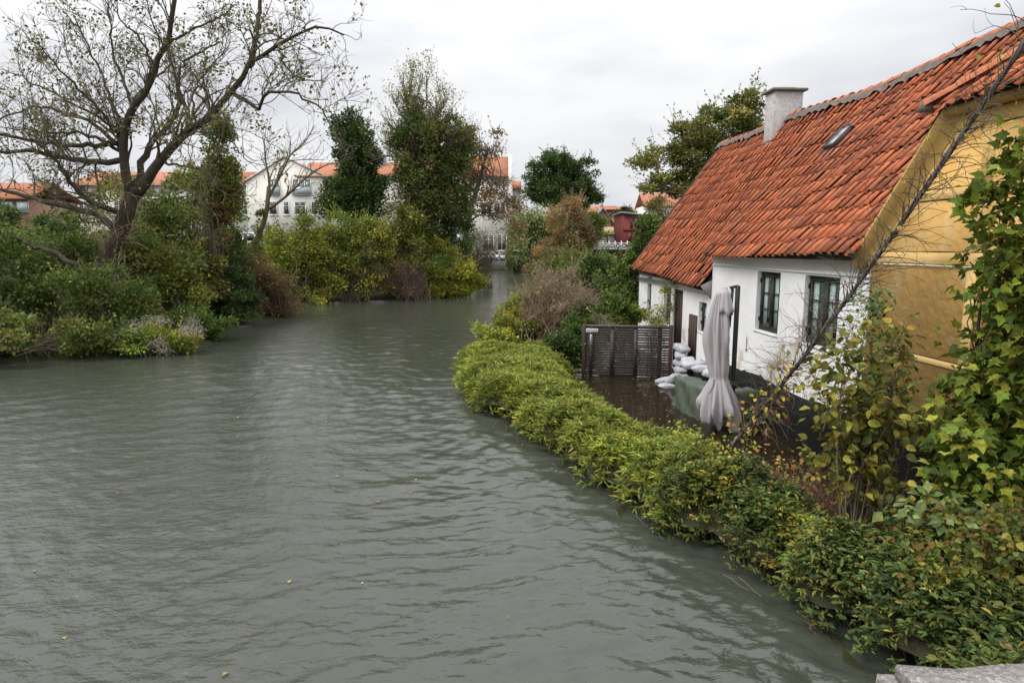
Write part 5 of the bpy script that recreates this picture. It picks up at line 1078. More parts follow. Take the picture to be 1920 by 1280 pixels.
# bare forked tree in front of the gabled block
def bare_tree():
    r = np.random.default_rng(31); Y0 = 37
    pp = [([(455, 545), (468, 480), (490, 430), (500, 395), (504, 350)], .20, .11), ([(500, 395), (505, 345), (498, 300), (495, 260)], .10, .025), ([(503, 372), (525, 330), (545, 290), (570, 268), (590, 235)], .09, .02), ([(505, 392), (540, 365), (572, 335), (610, 310), (640, 306)], .09, .02), ([(515, 350), (530, 310), (560, 300), (610, 300)], .05, .015)]
    base = P(455, 545, Y0); base[2] = ground_z(base[0], base[1])
    t = thing('bare_tree', 'slim bare forked tree in front of the white gabled block', 'tree', tuple(base)); X, Rr = [], []
    for i, (q, ra, rb) in enumerate(pp):
        cv = curve([P(px, py, Y0 + .4 * i * (-1) ** i * j / len(q)) for j, (px, py) in enumerate(q)], 14); rr = np.linspace(ra, rb, 14); X.append(cv); Rr.append(rr)
        part('trunk' if i == 0 else 'limb', MB().tubes(cv, rr, 7).mesh('trunk', surf('mossy_bark', (.10, .075, .045), .9, (.13, .11, .04), 5, .7, .5, 20, .02) if i == 0 else TWIG, loc=base, smooth=True), t)
    A, RA = sprout(np.array(X[1:]), np.array(Rr[1:]), 60, r, 1.7, 7, .8, .35, .25, .2, .45, .014); B, RB_ = sprout(A, RA, 160, r, .8, 5, .9, .3, .3, .2, .6, .010)
    part('twigs', MB().tubes(A, RA, 4, np.ones((60, 3))).tubes(B, RB_, 3, np.ones((160, 3))).mesh('twigs', TWIG, loc=base), t, kind='stuff')
    mb = MB(); foliage(mb, blobs_px([(478, 470, 16, 50, Y0), (492, 425, 12, 28, Y0)]), 120, 20, .11, OL + MG[:1], r, .2); part('ivy', mb.mesh('ivy', LEAF, loc=base), t, kind='stuff')
bare_tree()
# ---------------------------------------------------------------- the wooded point in the middle
M_ = 'trees and shrubs of the wooded point'
shrub('willow_shrub', 'yellow-green willow shrub at the left end of the wooded point', 'shrub', [(555, 470, 55, 62, 41.5), (520, 500, 45, 50, 41), (600, 480, 45, 58, 42), (575, 530, 60, 38, 41)], 760, 30, .15, YG + OL[:1], 120, spread=.42, twigs=500, twig_len=1.2, stems=60, zmin=0)
shrub('willow_shrub', 'bright yellow-green bush in the middle of the wooded point', 'shrub', [(645, 455, 40, 62, 43), (690, 470, 40, 70, 43.5), (620, 500, 45, 45, 42.6), (600, 548, 40, 22, 41.6)], 720, 30, .15, YG + MG[:2], 121, spread=.42, twigs=400, twig_len=1.2, stems=50, zmin=0)
shrub('bank_shrub', 'bush with golden leaves over dark twigs below the ivy column', 'shrub', [(690, 520, 46, 42, 43), (655, 540, 36, 30, 42.6), (715, 470, 30, 60, 43.4)], 420, 20, .13, YE + OL + BR[:1], 122, spread=.4, twigs=900, twig_len=1.0, stems=60, zmin=0)
shrub('ivy_column', 'tall narrow dark ivy-covered tree left of the wooded point', 'tree', [(655, 245, 33, 40, 48), (668, 300, 38, 55, 48), (662, 370, 46, 50, 48), (640, 395, 40, 34, 47.5), (690, 390, 34, 60, 48)], 940, 34, .20, DK + DK + MG[2:], 123, spread=.46, trunk=[tuple(P(668, 520, 48)), tuple(P(668, 400, 48)), tuple(P(660, 230, 48))], trunk_r=.35, stems=30, twigs=120, base=tuple(P(668, 545, 48)), rough=.35, flat=.8)
shrub('ivy_clad_tree', 'tallest tree of the wooded point, ivy-clad with thin yellowing crown', 'tree', [(795, 330, 50, 90, 47), (845, 270, 36, 62, 47.5), (822, 390, 58, 60, 47), (770, 400, 46, 60, 46.6), (780, 260, 40, 52, 47), (850, 340, 36, 60, 47)], 1300, 32, .195, DK + MG[2:] + OL + OL[2:] + BR[2:], 124, spread=.48, trunk=[tuple(P(800, 540, 47)), tuple(P(800, 420, 47)), tuple(P(785, 280, 47)), tuple(P(775, 180, 47))], trunk_r=.40, stems=60, twigs=200, base=tuple(P(800, 550, 47)), rough=.4, flat=.8)
shrub('bank_shrub', 'dark evergreen hedge in front of the brick house at the left edge', 'shrub', [(40, 425, 60, 34, 46), (-30, 410, 60, 40, 46), (110, 420, 40, 24, 47)], 300, 30, .2, DK + MG, 150, spread=.45)
# its thin upper crown
def upper_crown():
    r = np.random.default_rng(41); Y0 = 47.5; base = P(790, 300, Y0)
    t = [o for o in bpy.data.objects if o.name.startswith('ivy_clad_tree') and 'tallest' in o.get('label', '')][0]; b0 = np.array(t.location)
    ends = [(720, 220), (735, 180), (752, 150), (775, 135), (800, 140), (825, 170), (850, 200), (870, 230), (712, 265), (705, 300), (790, 160), (840, 185), (745, 200), (885, 250), (730, 300)]
    X, Rr = limbs_to(base, [P(px, py, Y0 + r.normal() * 1.2) for px, py in ends], r, .11, 10)
    A, RA = sprout(X, Rr, 320, r, 1.6, 7, .6, .6, .2, .25, .5, .014); B, RB_ = sprout(A, RA, 1100, r, .8, 5, .7, .5, .25, .1, .6, .010)
    part('upper_branches', MB().tubes(X, Rr, 5, np.ones((len(X), 3))).tubes(A, RA, 4, np.ones((len(A), 3))).tubes(B, RB_, 3, np.ones((len(B), 3))).mesh('upper_branches', TWIG, loc=b0), t, kind='stuff')
    e = np.concatenate([B[:, -1], B[:, 2]]); e = e[r.random(len(e)) < np.clip(.45 + .4 * (e[:, 2] - 13.5) / 4, .35, .8)]; e = np.repeat(e, 5, axis=0); off = r.normal(size=e.shape) * .15
    mb = MB(); leaves(mb, e + off, off, .13 * (.7 + .6 * r.random(len(e))), palette(YE[2:] + OL + OL + YG[:2], len(e), r), 'diamond', r=r); part('upper_leaves', mb.mesh('upper_leaves', LEAF, loc=b0), t, kind='stuff')
upper_crown()
shrub('bank_shrub', 'olive leafy bush against the tall ivy-clad tree', 'shrub', [(755, 430, 46, 50, 45.5), (790, 470, 50, 48, 45.2), (735, 480, 34, 44, 45)], 560, 28, .16, OL + YG[2:] + MG[:1], 125, spread=.42, twigs=400, stems=40)
shrub('twiggy_bush', 'brown leafless twig bush at the waterline of the wooded point', 'shrub', [(745, 525, 50, 38, 43.5), (770, 545, 36, 20, 43.3)], 150, 12, .11, BR, 126, spread=.3, stems=90, twigs=2400, twig_len=1.2, bark=surf('grey_brown_twig', (.14, .10, .075), .9, (.10, .07, .05), 3, .6, tint=True), zmin=0)
shrub('willow_shrub', 'yellow-leaved bush trailing in the water at the tip of the point', 'shrub', [(830, 505, 44, 46, 46), (860, 530, 36, 26, 46), (810, 545, 40, 16, 45.6), (890, 520, 22, 18, 46.4)], 640, 28, .15, YE[1:] + YG + YG, 127, spread=.4, twigs=300, zmin=0)
shrub('bank_shrub', 'dark green bush above the yellow tip bush', 'shrub', [(850, 450, 38, 50, 48), (820, 430, 34, 50, 48)], 420, 30, .16, DK + MG[:1], 128, spread=.4)
shrub('chestnut_tree', 'thin chestnut tree with rusty brown leaves before the white wing', 'tree', [(925, 275, 36, 34, 58), (905, 330, 46, 40, 58), (940, 370, 34, 40, 58), (890, 390, 36, 36, 57), (950, 430, 40, 36, 57), (870, 300, 36, 50, 57.5)], 330, 18, .20, BR + [(.20, .10, .03), (.15, .11, .04)], 129, spread=.6, trunk=[tuple(P(870, 500, 57)), tuple(P(875, 430, 57)), tuple(P(895, 350, 57)), tuple(P(915, 280, 57))], trunk_r=.22, stems=60, stem_r=.06, twigs=700, twig_len=1.4, base=tuple(P(870, 510, 57)), rough=.5, flat=.5)
shrub('bare_shrub', 'bare dark shrub under the chestnut tree at the quay', 'shrub', [(880, 450, 40, 36, 56), (905, 460, 34, 28, 57)], 90, 12, .13, BR + OL, 130, spread=.4, stems=60, twigs=1200, twig_len=1.3)
# ---------------------------------------------------------------- river bend
shrub('weeping_willow', 'pale grey-green weeping willow at the river bend', 'tree', [(1000, 420, 38, 34, 92), (985, 455, 38, 40, 92), (1025, 450, 36, 46, 92), (1000, 480, 44, 22, 91), (970, 480, 22, 26, 91)], 800, 44, .30, [(.13, .15, .06), (.16, .165, .075), (.09, .12, .04)], 140, spread=.75, kind='diamond', droop=2.2, trunk=[(3.2, 93, 1), (3.3, 93, 4), (3.4, 93, 7)], trunk_r=.3, stems=40, base=(3.2, 93, 1), flat=1.6)
shrub('brown_tree', 'russet brown leafy tree between willow and dark oak', 'tree', [(1060, 425, 42, 44, 86), (1095, 440, 28, 40, 86), (1050, 470, 46, 26, 85), (1080, 395, 30, 24, 86)], 640, 32, .22, [(.19, .115, .05), (.15, .11, .05), (.12, .11, .045)], 141, spread=.65, trunk=[(7.5, 86, 1), (7.5, 86, 4), (7.6, 86, 6)], trunk_r=.25, base=(7.5, 86, 1), stems=40, twigs=300)
shrub('oak_tree', 'round dark green oak standing over the river bend', 'tree', [(1035, 330, 48, 34, 108), (1075, 340, 46, 36, 108), (1015, 360, 34, 24, 107), (1060, 372, 55, 22, 107), (1100, 372, 26, 18, 108), (1050, 305, 34, 14, 108)], 1150, 34, .34, DK + MG[2:], 142, spread=.7, trunk=[(7.8, 108, 2), (8, 108, 6), (8.2, 108, 9)], trunk_r=.5, base=(7.8, 108, 2), stems=50, rough=.25)
shrub('bank_shrub', 'green bush left of the white footbridge', 'shrub', [(1112, 425, 24, 30, 88), (1094, 460, 16, 22, 87)], 320, 28, .22, MG + OL[:2], 143, spread=.5)
shrub('bank_shrub', 'dark round bush below the oak', 'shrub', [(1085, 412, 18, 18, 90)], 160, 30, .22, DK, 144, spread=.4)
shrub('spreading_tree', 'spreading olive green tree rising behind the tiled roof', 'tree', [(1390, 215, 46, 40, 46), (1340, 245, 50, 40, 46), (1280, 270, 44, 36, 46), (1240, 310, 44, 34, 46), (1330, 310, 52, 36, 46), (1270, 345, 44, 24, 46), (1400, 270, 40, 40, 46), (1225, 345, 34, 16, 45.5), (1310, 280, 40, 34, 46), (1370, 300, 44, 34, 46)], 950, 26, .215, [(.085, .095, .022), (.12, .125, .035), (.055, .068, .017), (.15, .13, .04)], 145, spread=.50, trunk=[tuple(P(1400, 470, 46)), tuple(P(1380, 400, 46)), tuple(P(1350, 330, 46))], trunk_r=.35, stems=120, stem_r=.07, twigs=700, twig_len=1.2, base=tuple(P(1400, 490, 46)), rough=.45, flat=.45, inner=.3, jit=.3)
shrub('bank_shrub', 'brownish shrub in front of the red hall', 'shrub', [(1225, 415, 34, 26, 60), (1240, 395, 30, 20, 60)], 160, 20, .17, OL + BR[:1], 146, spread=.5, stems=40, twigs=600, twig_len=1.2)
shrub('conifer', 'small dark green bush behind the red hall', 'shrub', [(1172, 398, 9, 9, 108), (1180, 396, 7, 7, 108)], 80, 24, .25, DK, 147, spread=.4)

# ================================================================== RIGHT BANK: HEDGE, SHRUBS, CLIMBERS
EDGE = np.array([(24, -1.2, 1.2), (20, -1.65, 1.5), (18, -1.5, 1.4), (16, -1.3, 1.42), (14.3, -1.05, 1.38), (12.7, -.1, 1.55), (11.5, .38, 1.82), (10.1, .88, 2.2), (8.6, 1.48, 2.8), (7.2, 2.22, 3.3), (6.2, 2.78, 3.7), (5.3, 3.1, 4.3), (4.3, 3.2, 4.9), (3.3, 3.2, 5.2)])
EY = EDGE[::-1, 0]; ER = EDGE[::-1, 1]; EI = EDGE[::-1, 2]
def wob(x, y): return .5 * np.sin(x * 2.3 + y * 1.1) * np.sin(y * 1.9 - x * .7 + 1) + .3 * np.sin(x * 4.7 - y * 3.1) * np.sin(y * 4.3 + 2) + .25 * np.sin(x * 8.1 + y * 6.3)
def hedge_surface(y, v, h):
    """v: 0 river waterline .. 1 yard side; returns point and outward normal"""
    xr = np.interp(y, EY, ER) + .10 * np.sin(y * 3.1) + .08 * np.sin(y * 7.3); xi = np.interp(y, EY, EI) + .14 * np.sin(y * 2.7 + 1) + .10 * np.sin(y * 6.1)
    def pos(v_):
        t = v_ * 2 - 1; e = np.abs(t); z = h * (1 - e ** 3.2) ** .55; x = (xr + xi) / 2 + (xi - xr) / 2 * np.sign(t) * e ** .85
        return x, z * (1 + np.where(y < 8.2, .40, .20) * wob(x, y))
    x, z = pos(v); x2, z2 = pos(np.clip(v + .02, 0, 1)); x1, z1 = pos(np.clip(v - .02, 0, 1))
    n = np.stack([-(z2 - z1), 0 * x, x2 - x1], -1); n = nrm(n + 1e-6); n = np.where(n[:, 2:3] < -.2, -n, n)
    return np.stack([x, y, z], -1), n
def hedge(name, label, y0, y1, h, nsh, nlf, size, cols, kind, seed, spread, tipcols=None, extra=None, stalk=False):
    r = np.random.default_rng(seed); base = np.array([np.interp((y0 + y1) / 2, EY, (ER + EI) / 2), (y0 + y1) / 2, .05]); t = thing(name, label, 'hedge', tuple(base))
    y = y0 + (y1 - y0) * r.random(nsh * 2); wgt = np.interp(y, EY, EI - ER + 1.2); y = y[r.random(len(y)) < wgt / wgt.max()][:nsh]; n_ = len(y); v = r.random(n_)
    p, nn = hedge_surface(y, v, h * np.ones(n_)); fade = np.clip(np.minimum(y - y0, y1 - y) / .5, .35, 1)[:, None]; p[:, 2:] *= .5 + .5 * fade
    p = p - nn * (r.random((n_, 1)) ** 2 * .35) + nn * .04; p[:, 2] = np.maximum(p[:, 2], .0)
    mb = MB(); i = np.repeat(np.arange(n_), nlf); N = len(i)
    az = r.random(N) * 6.283; rad = np.stack([np.cos(az), np.sin(az), 0 * az], -1)
    patchy = .5 + .5 * np.sin(p[:, 0] * 2.9 + p[:, 1] * 1.7) * np.sin(p[:, 1] * 2.3 - 1)
    sc = palette(cols, n_, r, .2); mixp = (np.sin(p[:, 0] * 5.1 + 2) * np.sin(p[:, 1] * 3.3 + p[:, 0]) > .35)[:, None]; sc = np.where(mixp & (kind != 'lance'), sc * [1.6, 1.35, 1.0], sc) * (.8 + .4 * patchy[:, None])
    if kind in ('lance', 'sprig'):
        ax = rad * .8 + nn[i] * .45 + r.normal(size=(N, 3)) * .25 + np.array([0, 0, -.15]); pos = p[i] + rad * .012 + nn[i] * (r.random((N, 1)) * (.05 if kind == 'lance' else .13) - (0 if kind == 'lance' else .03))
        cc = sc[i] * np.exp(r.normal(size=(N, 1)) * .2); k_ = r.random(N) < .025; cc[k_] = palette(tipcols or cols, int(k_.sum()), r); nm = nn[i] + r.normal(size=(N, 3)) * .35 + [0, 0, .5]
    else:
        off = rdir(N, r) * spread * r.random((N, 1)) ** .5; ax = off / spread + np.array([0, 0, -.4]) + r.normal(size=(N, 3)) * .4; pos = p[i] + off; cc = sc[i] * np.exp(r.normal(size=(N, 1)) * .2); nm = nn[i] + r.normal(size=(N, 3)) * .45 + [0, -.25, .3]
        k_ = r.random(N) < .05; cc[k_] = palette(tipcols or cols, int(k_.sum()), r)
    leaves(mb, pos, ax, size * (.45 + .95 * r.random(N)), cc, kind, nm, r)
    part('foliage', mb.mesh('foliage', LEAF, loc=base), t, kind='stuff')
    # woody stems inside
    ys = np.linspace(y0 + .2, y1 - .2, int((y1 - y0) * 40)); ys = ys + r.normal(size=len(ys)) * .1; vv = r.random(len(ys)) * .8 + .1; tp, tn = hedge_surface(ys, vv, h * np.ones(len(ys)) * .95); tp = tp - tn * .06; bs = tp.copy(); bs[:, 2] = -.1; bs[:, 0] = bs[:, 0] * .6 + .4 * (np.interp(ys, EY, (ER + EI) / 2)); bs[:, :2] += r.normal(size=(len(ys), 2)) * .12
    PT = np.stack([bs, bs * .55 + tp * .45 + r.normal(size=tp.shape) * .05, tp], 1); sb = MB().tubes(PT, np.broadcast_to(np.array([.010, .008, .004]), (len(ys), 3)), 3, np.ones((len(ys), 3)) * .8)
    # leaf litter and old leaves in the heart of the hedge keep it opaque
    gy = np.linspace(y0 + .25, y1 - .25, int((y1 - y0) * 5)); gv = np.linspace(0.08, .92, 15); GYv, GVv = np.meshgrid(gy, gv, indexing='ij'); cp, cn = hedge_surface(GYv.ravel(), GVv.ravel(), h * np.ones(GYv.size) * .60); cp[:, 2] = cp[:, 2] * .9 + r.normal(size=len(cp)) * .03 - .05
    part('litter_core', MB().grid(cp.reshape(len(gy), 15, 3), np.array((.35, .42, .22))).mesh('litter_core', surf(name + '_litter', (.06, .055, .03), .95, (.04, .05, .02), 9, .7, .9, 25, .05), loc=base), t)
    k_ = r.choice(len(tp), int((y1 - y0) * 9)); dz = nrm(tn[k_] + r.normal(size=(len(k_), 3)) * .6 + [0, 0, .3]); T3 = np.stack([tp[k_] - dz * .1, tp[k_] + dz * .12 + r.normal(size=dz.shape) * .03, tp[k_] + dz * .26 + r.normal(size=dz.shape) * .05], 1); sb.tubes(T3, np.broadcast_to(np.array([.004, .003, .002]), (len(k_), 3)), 3, np.full((len(k_), 3), 1.5))
    part('stems', sb.mesh('stems', TWIG, loc=base), t, kind='stuff')
    return t
hedge('bamboo_hedge', 'dense bright green bamboo hedge between the river and the flooded yard', 7.5, 19.2, .78, 13000, 8, .118, [(.115, .132, .018), (.085, .112, .016), (.15, .15, .02), (.055, .08, .013), (.10, .12, .017)], 'lance', 201, .1, [(.30, .22, .03), (.14, .09, .04)])
hedge('ivy_hedge', 'dark ivy and hop hedge in the near right corner below the hazel', 3.3, 8.0, .84, 6900, 8, .068, [(.030, .048, .013), (.045, .066, .017), (.065, .080, .018), (.024, .040, .013), (.085, .088, .02)], 'sprig', 202, .09, [(.20, .15, .03), (.11, .07, .03)])

# small weedy tops and climbers on the hedge
def near_plant(name, label, cat, blobs, n, size, cols, kind, seed, base, stems=20, stem_r=.008, twigs=60, objs=0, objname='leaf', spread=.12, jit=.25, toward=.3, leafmat=None, variants=14, nlf=5, stemmat=None, twig_len=.35):
    """near plant: its largest leaves are parts, the rest one mesh"""
    r = np.random.default_rng(seed); bl = blobs_px(blobs); base = np.array(base, float); t = thing(name, label, cat, tuple(base))
    ncl = max(1, n // nlf); p, d = blob_clusters(bl, ncl, r, .25, .35)
    ch = p[r.choice(len(p), min(stems, len(p)), replace=False)]; L_, R_ = [], []
    for c_ in ch:
        a_, b_ = limbs_to(base + r.normal(size=3) * [.12, .12, 0], [c_], r, stem_r, 9); L_.append(a_[0]); R_.append(b_[0])
    PT, RR = np.array(L_), np.array(R_); sb = MB().tubes(PT, RR, 5, np.ones((len(PT), 3)))
    if twigs:
        q, w = sprout(PT, RR, twigs, r, twig_len, 6, .8, .25, .3, .35, .6, .0025); sb.tubes(q, w, 4, np.ones((len(q), 3))); 
        k_ = min(len(p), len(q) * 2); p[:k_] = np.concatenate([q[:, -1], q[:, 3]])[:k_]
    part('stems', sb.mesh('stems', stemmat or TWIG, loc=base), t)
    i = np.repeat(np.arange(len(p)), nlf)[:n]; N = len(i); off = rdir(N, r) * spread * (.25 + .75 * r.random((N, 1)) ** .6); pos = p[i] + off
    view = nrm(np.array([0, 0, EYE]) - pos); nm = nrm(np.array([0, 0, 1.0]) * .75 + view * toward + r.normal(size=(N, 3)) * .5)
    ax = off / spread * 1.0 + r.normal(size=(N, 3)) * .35 + np.array([0, 0, -.45]); ax = nrm(ax - nm * (ax * nm).sum(1, keepdims=True) * .8)
    cc = palette(cols, N, r, jit); ss = size * (.62 + .6 * r.random(N))
    order = np.argsort(np.linalg.norm(pos - np.array([0, 0, EYE]), axis=1)); big = order[:objs]; rest_ = order[objs:]
    if len(rest_):
        mb = MB(); leaves(mb, pos[rest_], ax[rest_], ss[rest_], cc[rest_], kind, nm[rest_], r); part('foliage', mb.mesh('foliage', LEAF, loc=base), t, kind='stuff')
    if objs:
        T, F = tmpl(kind); mes = []
        for v_ in range(variants):
            c_ = np.clip(palette(cols, 1, r, jit)[0] * LEAF_GAIN, 0, .6); Tv = T.copy(); Tv[:, 2] += .10 * np.sin(T[:, 1] * (2 + v_ * .4) + v_) * .6; edge = np.ones((len(T), 3)) * c_; 
            if kind == 'round': edge[3:6] = edge[3:6] * .4 + np.array([.16, .07, .02]) * .6 if v_ % 2 else edge[3:6]
            mes.append(MB().add(Tv, F, edge).mesh(objname, LEAF))
        for q in big:
            y_ = ax[q]; x_ = nrm(np.cross(y_, nm[q])); z_ = np.cross(x_, y_); M4 = Matrix.Identity(4)
            for ci, a_ in enumerate((x_, y_, z_)): M4.col[ci].xyz = Vector(a_ * ss[q])
            M4.col[3].xyz = Vector(pos[q] - base); part(objname, mes[int(r.integers(variants))], t, mat4=M4)
    return t
HZ = [(.075, .080, .014), (.10, .095, .016), (.135, .115, .018), (.06, .068, .012), (.18, .13, .02), (.09, .07, .016), (.045, .056, .012), (.075, .078, .014)]
near_plant('hazel_bush', 'hazel bush with large rounded yellowing leaves in front of the white wall corner', 'shrub', [(1655, 640, 55, 55, 6.9), (1600, 730, 75, 60, 6.7), (1570, 690, 45, 50, 6.9), (1620, 830, 90, 70, 6.5), (1545, 860, 60, 34, 6.8), (1680, 900, 90, 60, 6.4), (1610, 600, 34, 40, 7.0), (1690, 760, 50, 60, 6.7), (1640, 800, 70, 60, 6.6)], 1150, .108, HZ, 'round', 301, tuple(P(1600, 1010, 6.6)), 46, .011, 170, 300, 'leaf', .18, toward=.12, jit=.32)
near_plant('wild_rose_bush', 'dark glossy green bush top against the white and ochre wall corner', 'shrub', [(1638, 570, 30, 30, 7.6), (1650, 640, 34, 40, 7.6), (1640, 720, 36, 50, 7.5)], 1500, .055, [(.03, .06, .02), (.045, .08, .025), (.06, .10, .03)], 'ivy', 302, tuple(P(1640, 980, 7.4)), 24, .009, 90, 0, spread=.12)
MP = [(.042, .064, .008), (.055, .078, .009), (.03, .046, .006), (.075, .092, .011), (.10, .105, .012), (.042, .06, .009)]
near_plant('maple_tree', 'young maple with lobed green leaves covering the ochre wall at the right edge', 'tree', [(1885, 330, 26, 60, 6.0), (1895, 430, 60, 70, 6.1), (1872, 520, 52, 70, 6.0), (1895, 610, 80, 80, 5.9), (1850, 690, 64, 70, 6.0), (1880, 770, 110, 80, 5.8), (1840, 860, 90, 70, 5.7), (1920, 880, 90, 90, 5.6), (1940, 560, 80, 160, 6.3), (1830, 390, 20, 22, 6.1), (1880, 940, 80, 50, 5.5), (1800, 740, 40, 50, 6.0), (1800, 880, 60, 60, 5.8)], 3600, .102, MP, 'maple', 303, tuple(P(1860, 1060, 6.0)), 40, .014, 150, 300, 'leaf', .2, toward=.12, jit=.34, stemmat=BARK, twig_len=.45)
q = bpy.data.objects['maple_tree']; bq = np.array(q.location)
for i, pp in enumerate(([(1850, 1060), (1858, 800), (1868, 600), (1885, 380), (1892, 262)], [(1840, 1060), (1825, 820), (1832, 640), (1850, 470)])):
    cv = curve([P(px, py, 6.15 + .1 * i) for px, py in pp], 16); part('trunk', MB().tubes(cv, np.linspace(.042, .007, 16), 7).mesh('trunk', surf('dark_maple_bark', (.03, .024, .02), .9, (.05, .04, .03), 9, .6), loc=bq, smooth=True), q)
near_plant('bramble', 'yellow-green bramble with rusty leaves in the lower right corner', 'shrub', [(1850, 1010, 110, 70, 5.2), (1740, 1000, 80, 50, 5.6), (1900, 1100, 70, 60, 4.8), (1780, 1070, 80, 50, 5.0)], 3200, .062, [(.07, .075, .012), (.05, .062, .011), (.09, .08, .014), (.085, .05, .016), (.03, .048, .010)], 'ivy', 304, tuple(P(1860, 1130, 4.9)), 60, .006, 220, 260, 'leaf', .14)
near_plant('ash_sapling', 'ash sapling with pale green lance leaves among the brambles', 'shrub', [(1770, 985, 60, 25, 5.4), (1800, 940, 40, 25, 5.6)], 160, .13, [(.09, .13, .04), (.12, .15, .05), (.07, .10, .03)], 'diamond', 305, tuple(P(1790, 1060, 5.4)), 12, .006, 24, 120, 'leaf', .16)
near_plant('vine_tangle', 'tangle of red-brown vine stems and withered leaves on the hedge by the yard', 'vine', [(1500, 935, 70, 30, 7.6), (1420, 905, 50, 24, 8.6), (1580, 970, 80, 46, 6.9)], 520, .06, [(.14, .065, .03), (.20, .11, .03), (.24, .17, .03), (.07, .09, .02), (.12, .12, .025)], 'ivy', 306, tuple(P(1520, 985, 7.3)), 90, .007, 420, 0, spread=.14, stemmat=surf('red_vine', (.14, .07, .045), .85, (.20, .13, .08), 5, .6), twig_len=.5)
near_plant('weeds', 'fresh yellow-green weeds sprouting at the yard end of the bamboo', 'plant', [(1310, 845, 46, 24, 10.0), (1360, 860, 36, 20, 9.6), (1260, 820, 34, 20, 10.8)], 900, .07, [(.16, .18, .02), (.20, .19, .025), (.12, .15, .02)], 'diamond', 307, tuple(P(1320, 890, 9.8)), 30, .005, 120, 0, spread=.12)

# ---- vine-wrapped cable slanting from the yard up to the roof
vr = np.random.default_rng(77); A_ = np.array([4.02, 11.35, -.05]); B_ = np.array([5.21, 6.9, 5.71]); B2 = A_ + (B_ - A_) * 1.12
vt = thing('leafless_vine', 'bare grey vine twisted round a cable slanting up across the wall to the roof', 'vine', tuple(A_))
VINE = surf('grey_vine', (.17, .155, .155), .9, (.10, .085, .08), 14, .7, .7, 50, .01, stretch=(1, 1, 1)); tt = np.linspace(0, 1, 70); ln = A_[None] + (B2 - A_)[None] * tt[:, None]; ln[:, 2] -= .22 * np.sin(tt * math.pi)
e1 = nrm(np.cross(B2 - A_, [0, 0, 1])); e2 = nrm(np.cross(e1, B2 - A_))
for k_ in range(3):
    ph = k_ * 2.1; rad_ = .016 + .008 * np.sin(tt * 19 + k_); cvx = ln + (np.cos(tt * 60 + ph) * rad_)[:, None] * e1 + (np.sin(tt * 60 + ph) * rad_)[:, None] * e2
    part('stem', MB().tubes(cvx, .020 - .008 * tt + .003 * vr.normal(size=70), 6).mesh('stem', VINE, loc=A_, smooth=True), vt)
PT = ln[None]; RR = np.full((1, 70), .012)
s1, q1 = sprout(PT, RR, 420, vr, .8, 9, .75, -.08, .55, .08, .5, .0045, grav=.02); s2, q2 = sprout(s1, q1, 420, vr, .35, 6, .9, .05, .4, .2, .7, .003)
part('twigs', MB().tubes(s1, q1, 4, palette([(1, 1, 1), (1.5, 1.3, 1.1)], 420, vr, .1)).tubes(s2, q2, 3, np.ones((420, 3))).mesh('twigs', TWIG, loc=A_), vt, kind='stuff')
low = ln[2:24]; d_ = low[vr.integers(len(low), size=150)]; off = vr.normal(size=d_.shape) * .14; mb = MB(); leaves(mb, d_ + off, off + [0, 0, -.08], .085, palette([(.30, .22, .03), (.22, .18, .03), (.20, .09, .03), (.12, .12, .03)], 150, vr), 'ivy', r=vr)
up_ = ln[44:70]; d_ = up_[vr.integers(len(up_), size=46)]; off = vr.normal(size=d_.shape) * .2; leaves(mb, d_ + off, off, .07, palette([(.16, .15, .03), (.20, .17, .03)], 46, vr), 'ivy', r=vr); part('leaves', mb.mesh('leaves', LEAF, loc=A_), vt, kind='stuff')
part('cable', MB().tubes(ln - e2 * .03, np.full(70, .008), 5).mesh('cable', METAL, loc=A_), vt)

# ---- shrubs on the right bank beyond the gate
shrub('buddleia', 'dry pale brown buddleia with bare fanned stems left of the gate', 'shrub', [(1040, 560, 62, 46, 20.4), (1000, 575, 34, 46, 20.6), (1085, 570, 40, 40, 20.4), (1040, 530, 50, 32, 20.8)], 340, 16, .10, [(.17, .125, .085), (.21, .16, .11), (.12, .10, .06), (.10, .085, .045)], 401, base=tuple(G(1018, 655, .3)), spread=.22, kind='lance', stems=100, stem_r=.022, twigs=1700, twig_len=.8, bark=DRY, zmin=.6, inner=.2)
shrub('bank_shrub', 'large glossy green shrub between the buddleia and the house end', 'shrub', [(1160, 532, 44, 44, 25), (1120, 515, 46, 28, 26), (1190, 515, 22, 30, 25.4), (1175, 560, 30, 40, 24)], 480, 28, .12, MG + DK[1:] + YG[3:], 402, spread=.26, kind='ivy')
shrub('bank_shrub', 'low fresh green bush just behind the gate', 'shrub', [(1175, 590, 34, 26, 20.5), (1145, 585, 30, 24, 21), (1110, 595, 30, 22, 20.2)], 380, 28, .085, MG + YG[3:], 403, spread=.18, kind='ivy')
shrub('climbing_shrub', 'ivy creeping up the far verge of the low roof', 'climber', [(1210, 455, 10, 36, 24.5), (1195, 480, 14, 24, 24.5), (1222, 425, 8, 24, 24.6)], 240, 24, .10, MG + YG[3:] + DK[1:], 404, spread=.2, kind='ivy', base=tuple(P(1196, 620, 24.6)))
shrub('bank_shrub', 'yellow-green leafy plants on the bank left of the buddleia', 'shrub', [(965, 615, 44, 36, 20.6), (935, 640, 34, 28, 19.6), (985, 590, 34, 36, 21.2), (910, 630, 22, 20, 20.2)], 560, 26, .095, YG + MG[:1] + YE[2:], 405, spread=.2, kind='diamond', twigs=200, twig_len=.6)
shrub('bank_shrub', 'dark ivy mound beside the left gate post', 'shrub', [(1066, 655, 28, 42, 18.2), (1040, 665, 26, 30, 18.6), (1075, 620, 18, 22, 18.6)], 380, 28, .075, DK + MG[:1], 406, spread=.16, kind='ivy')
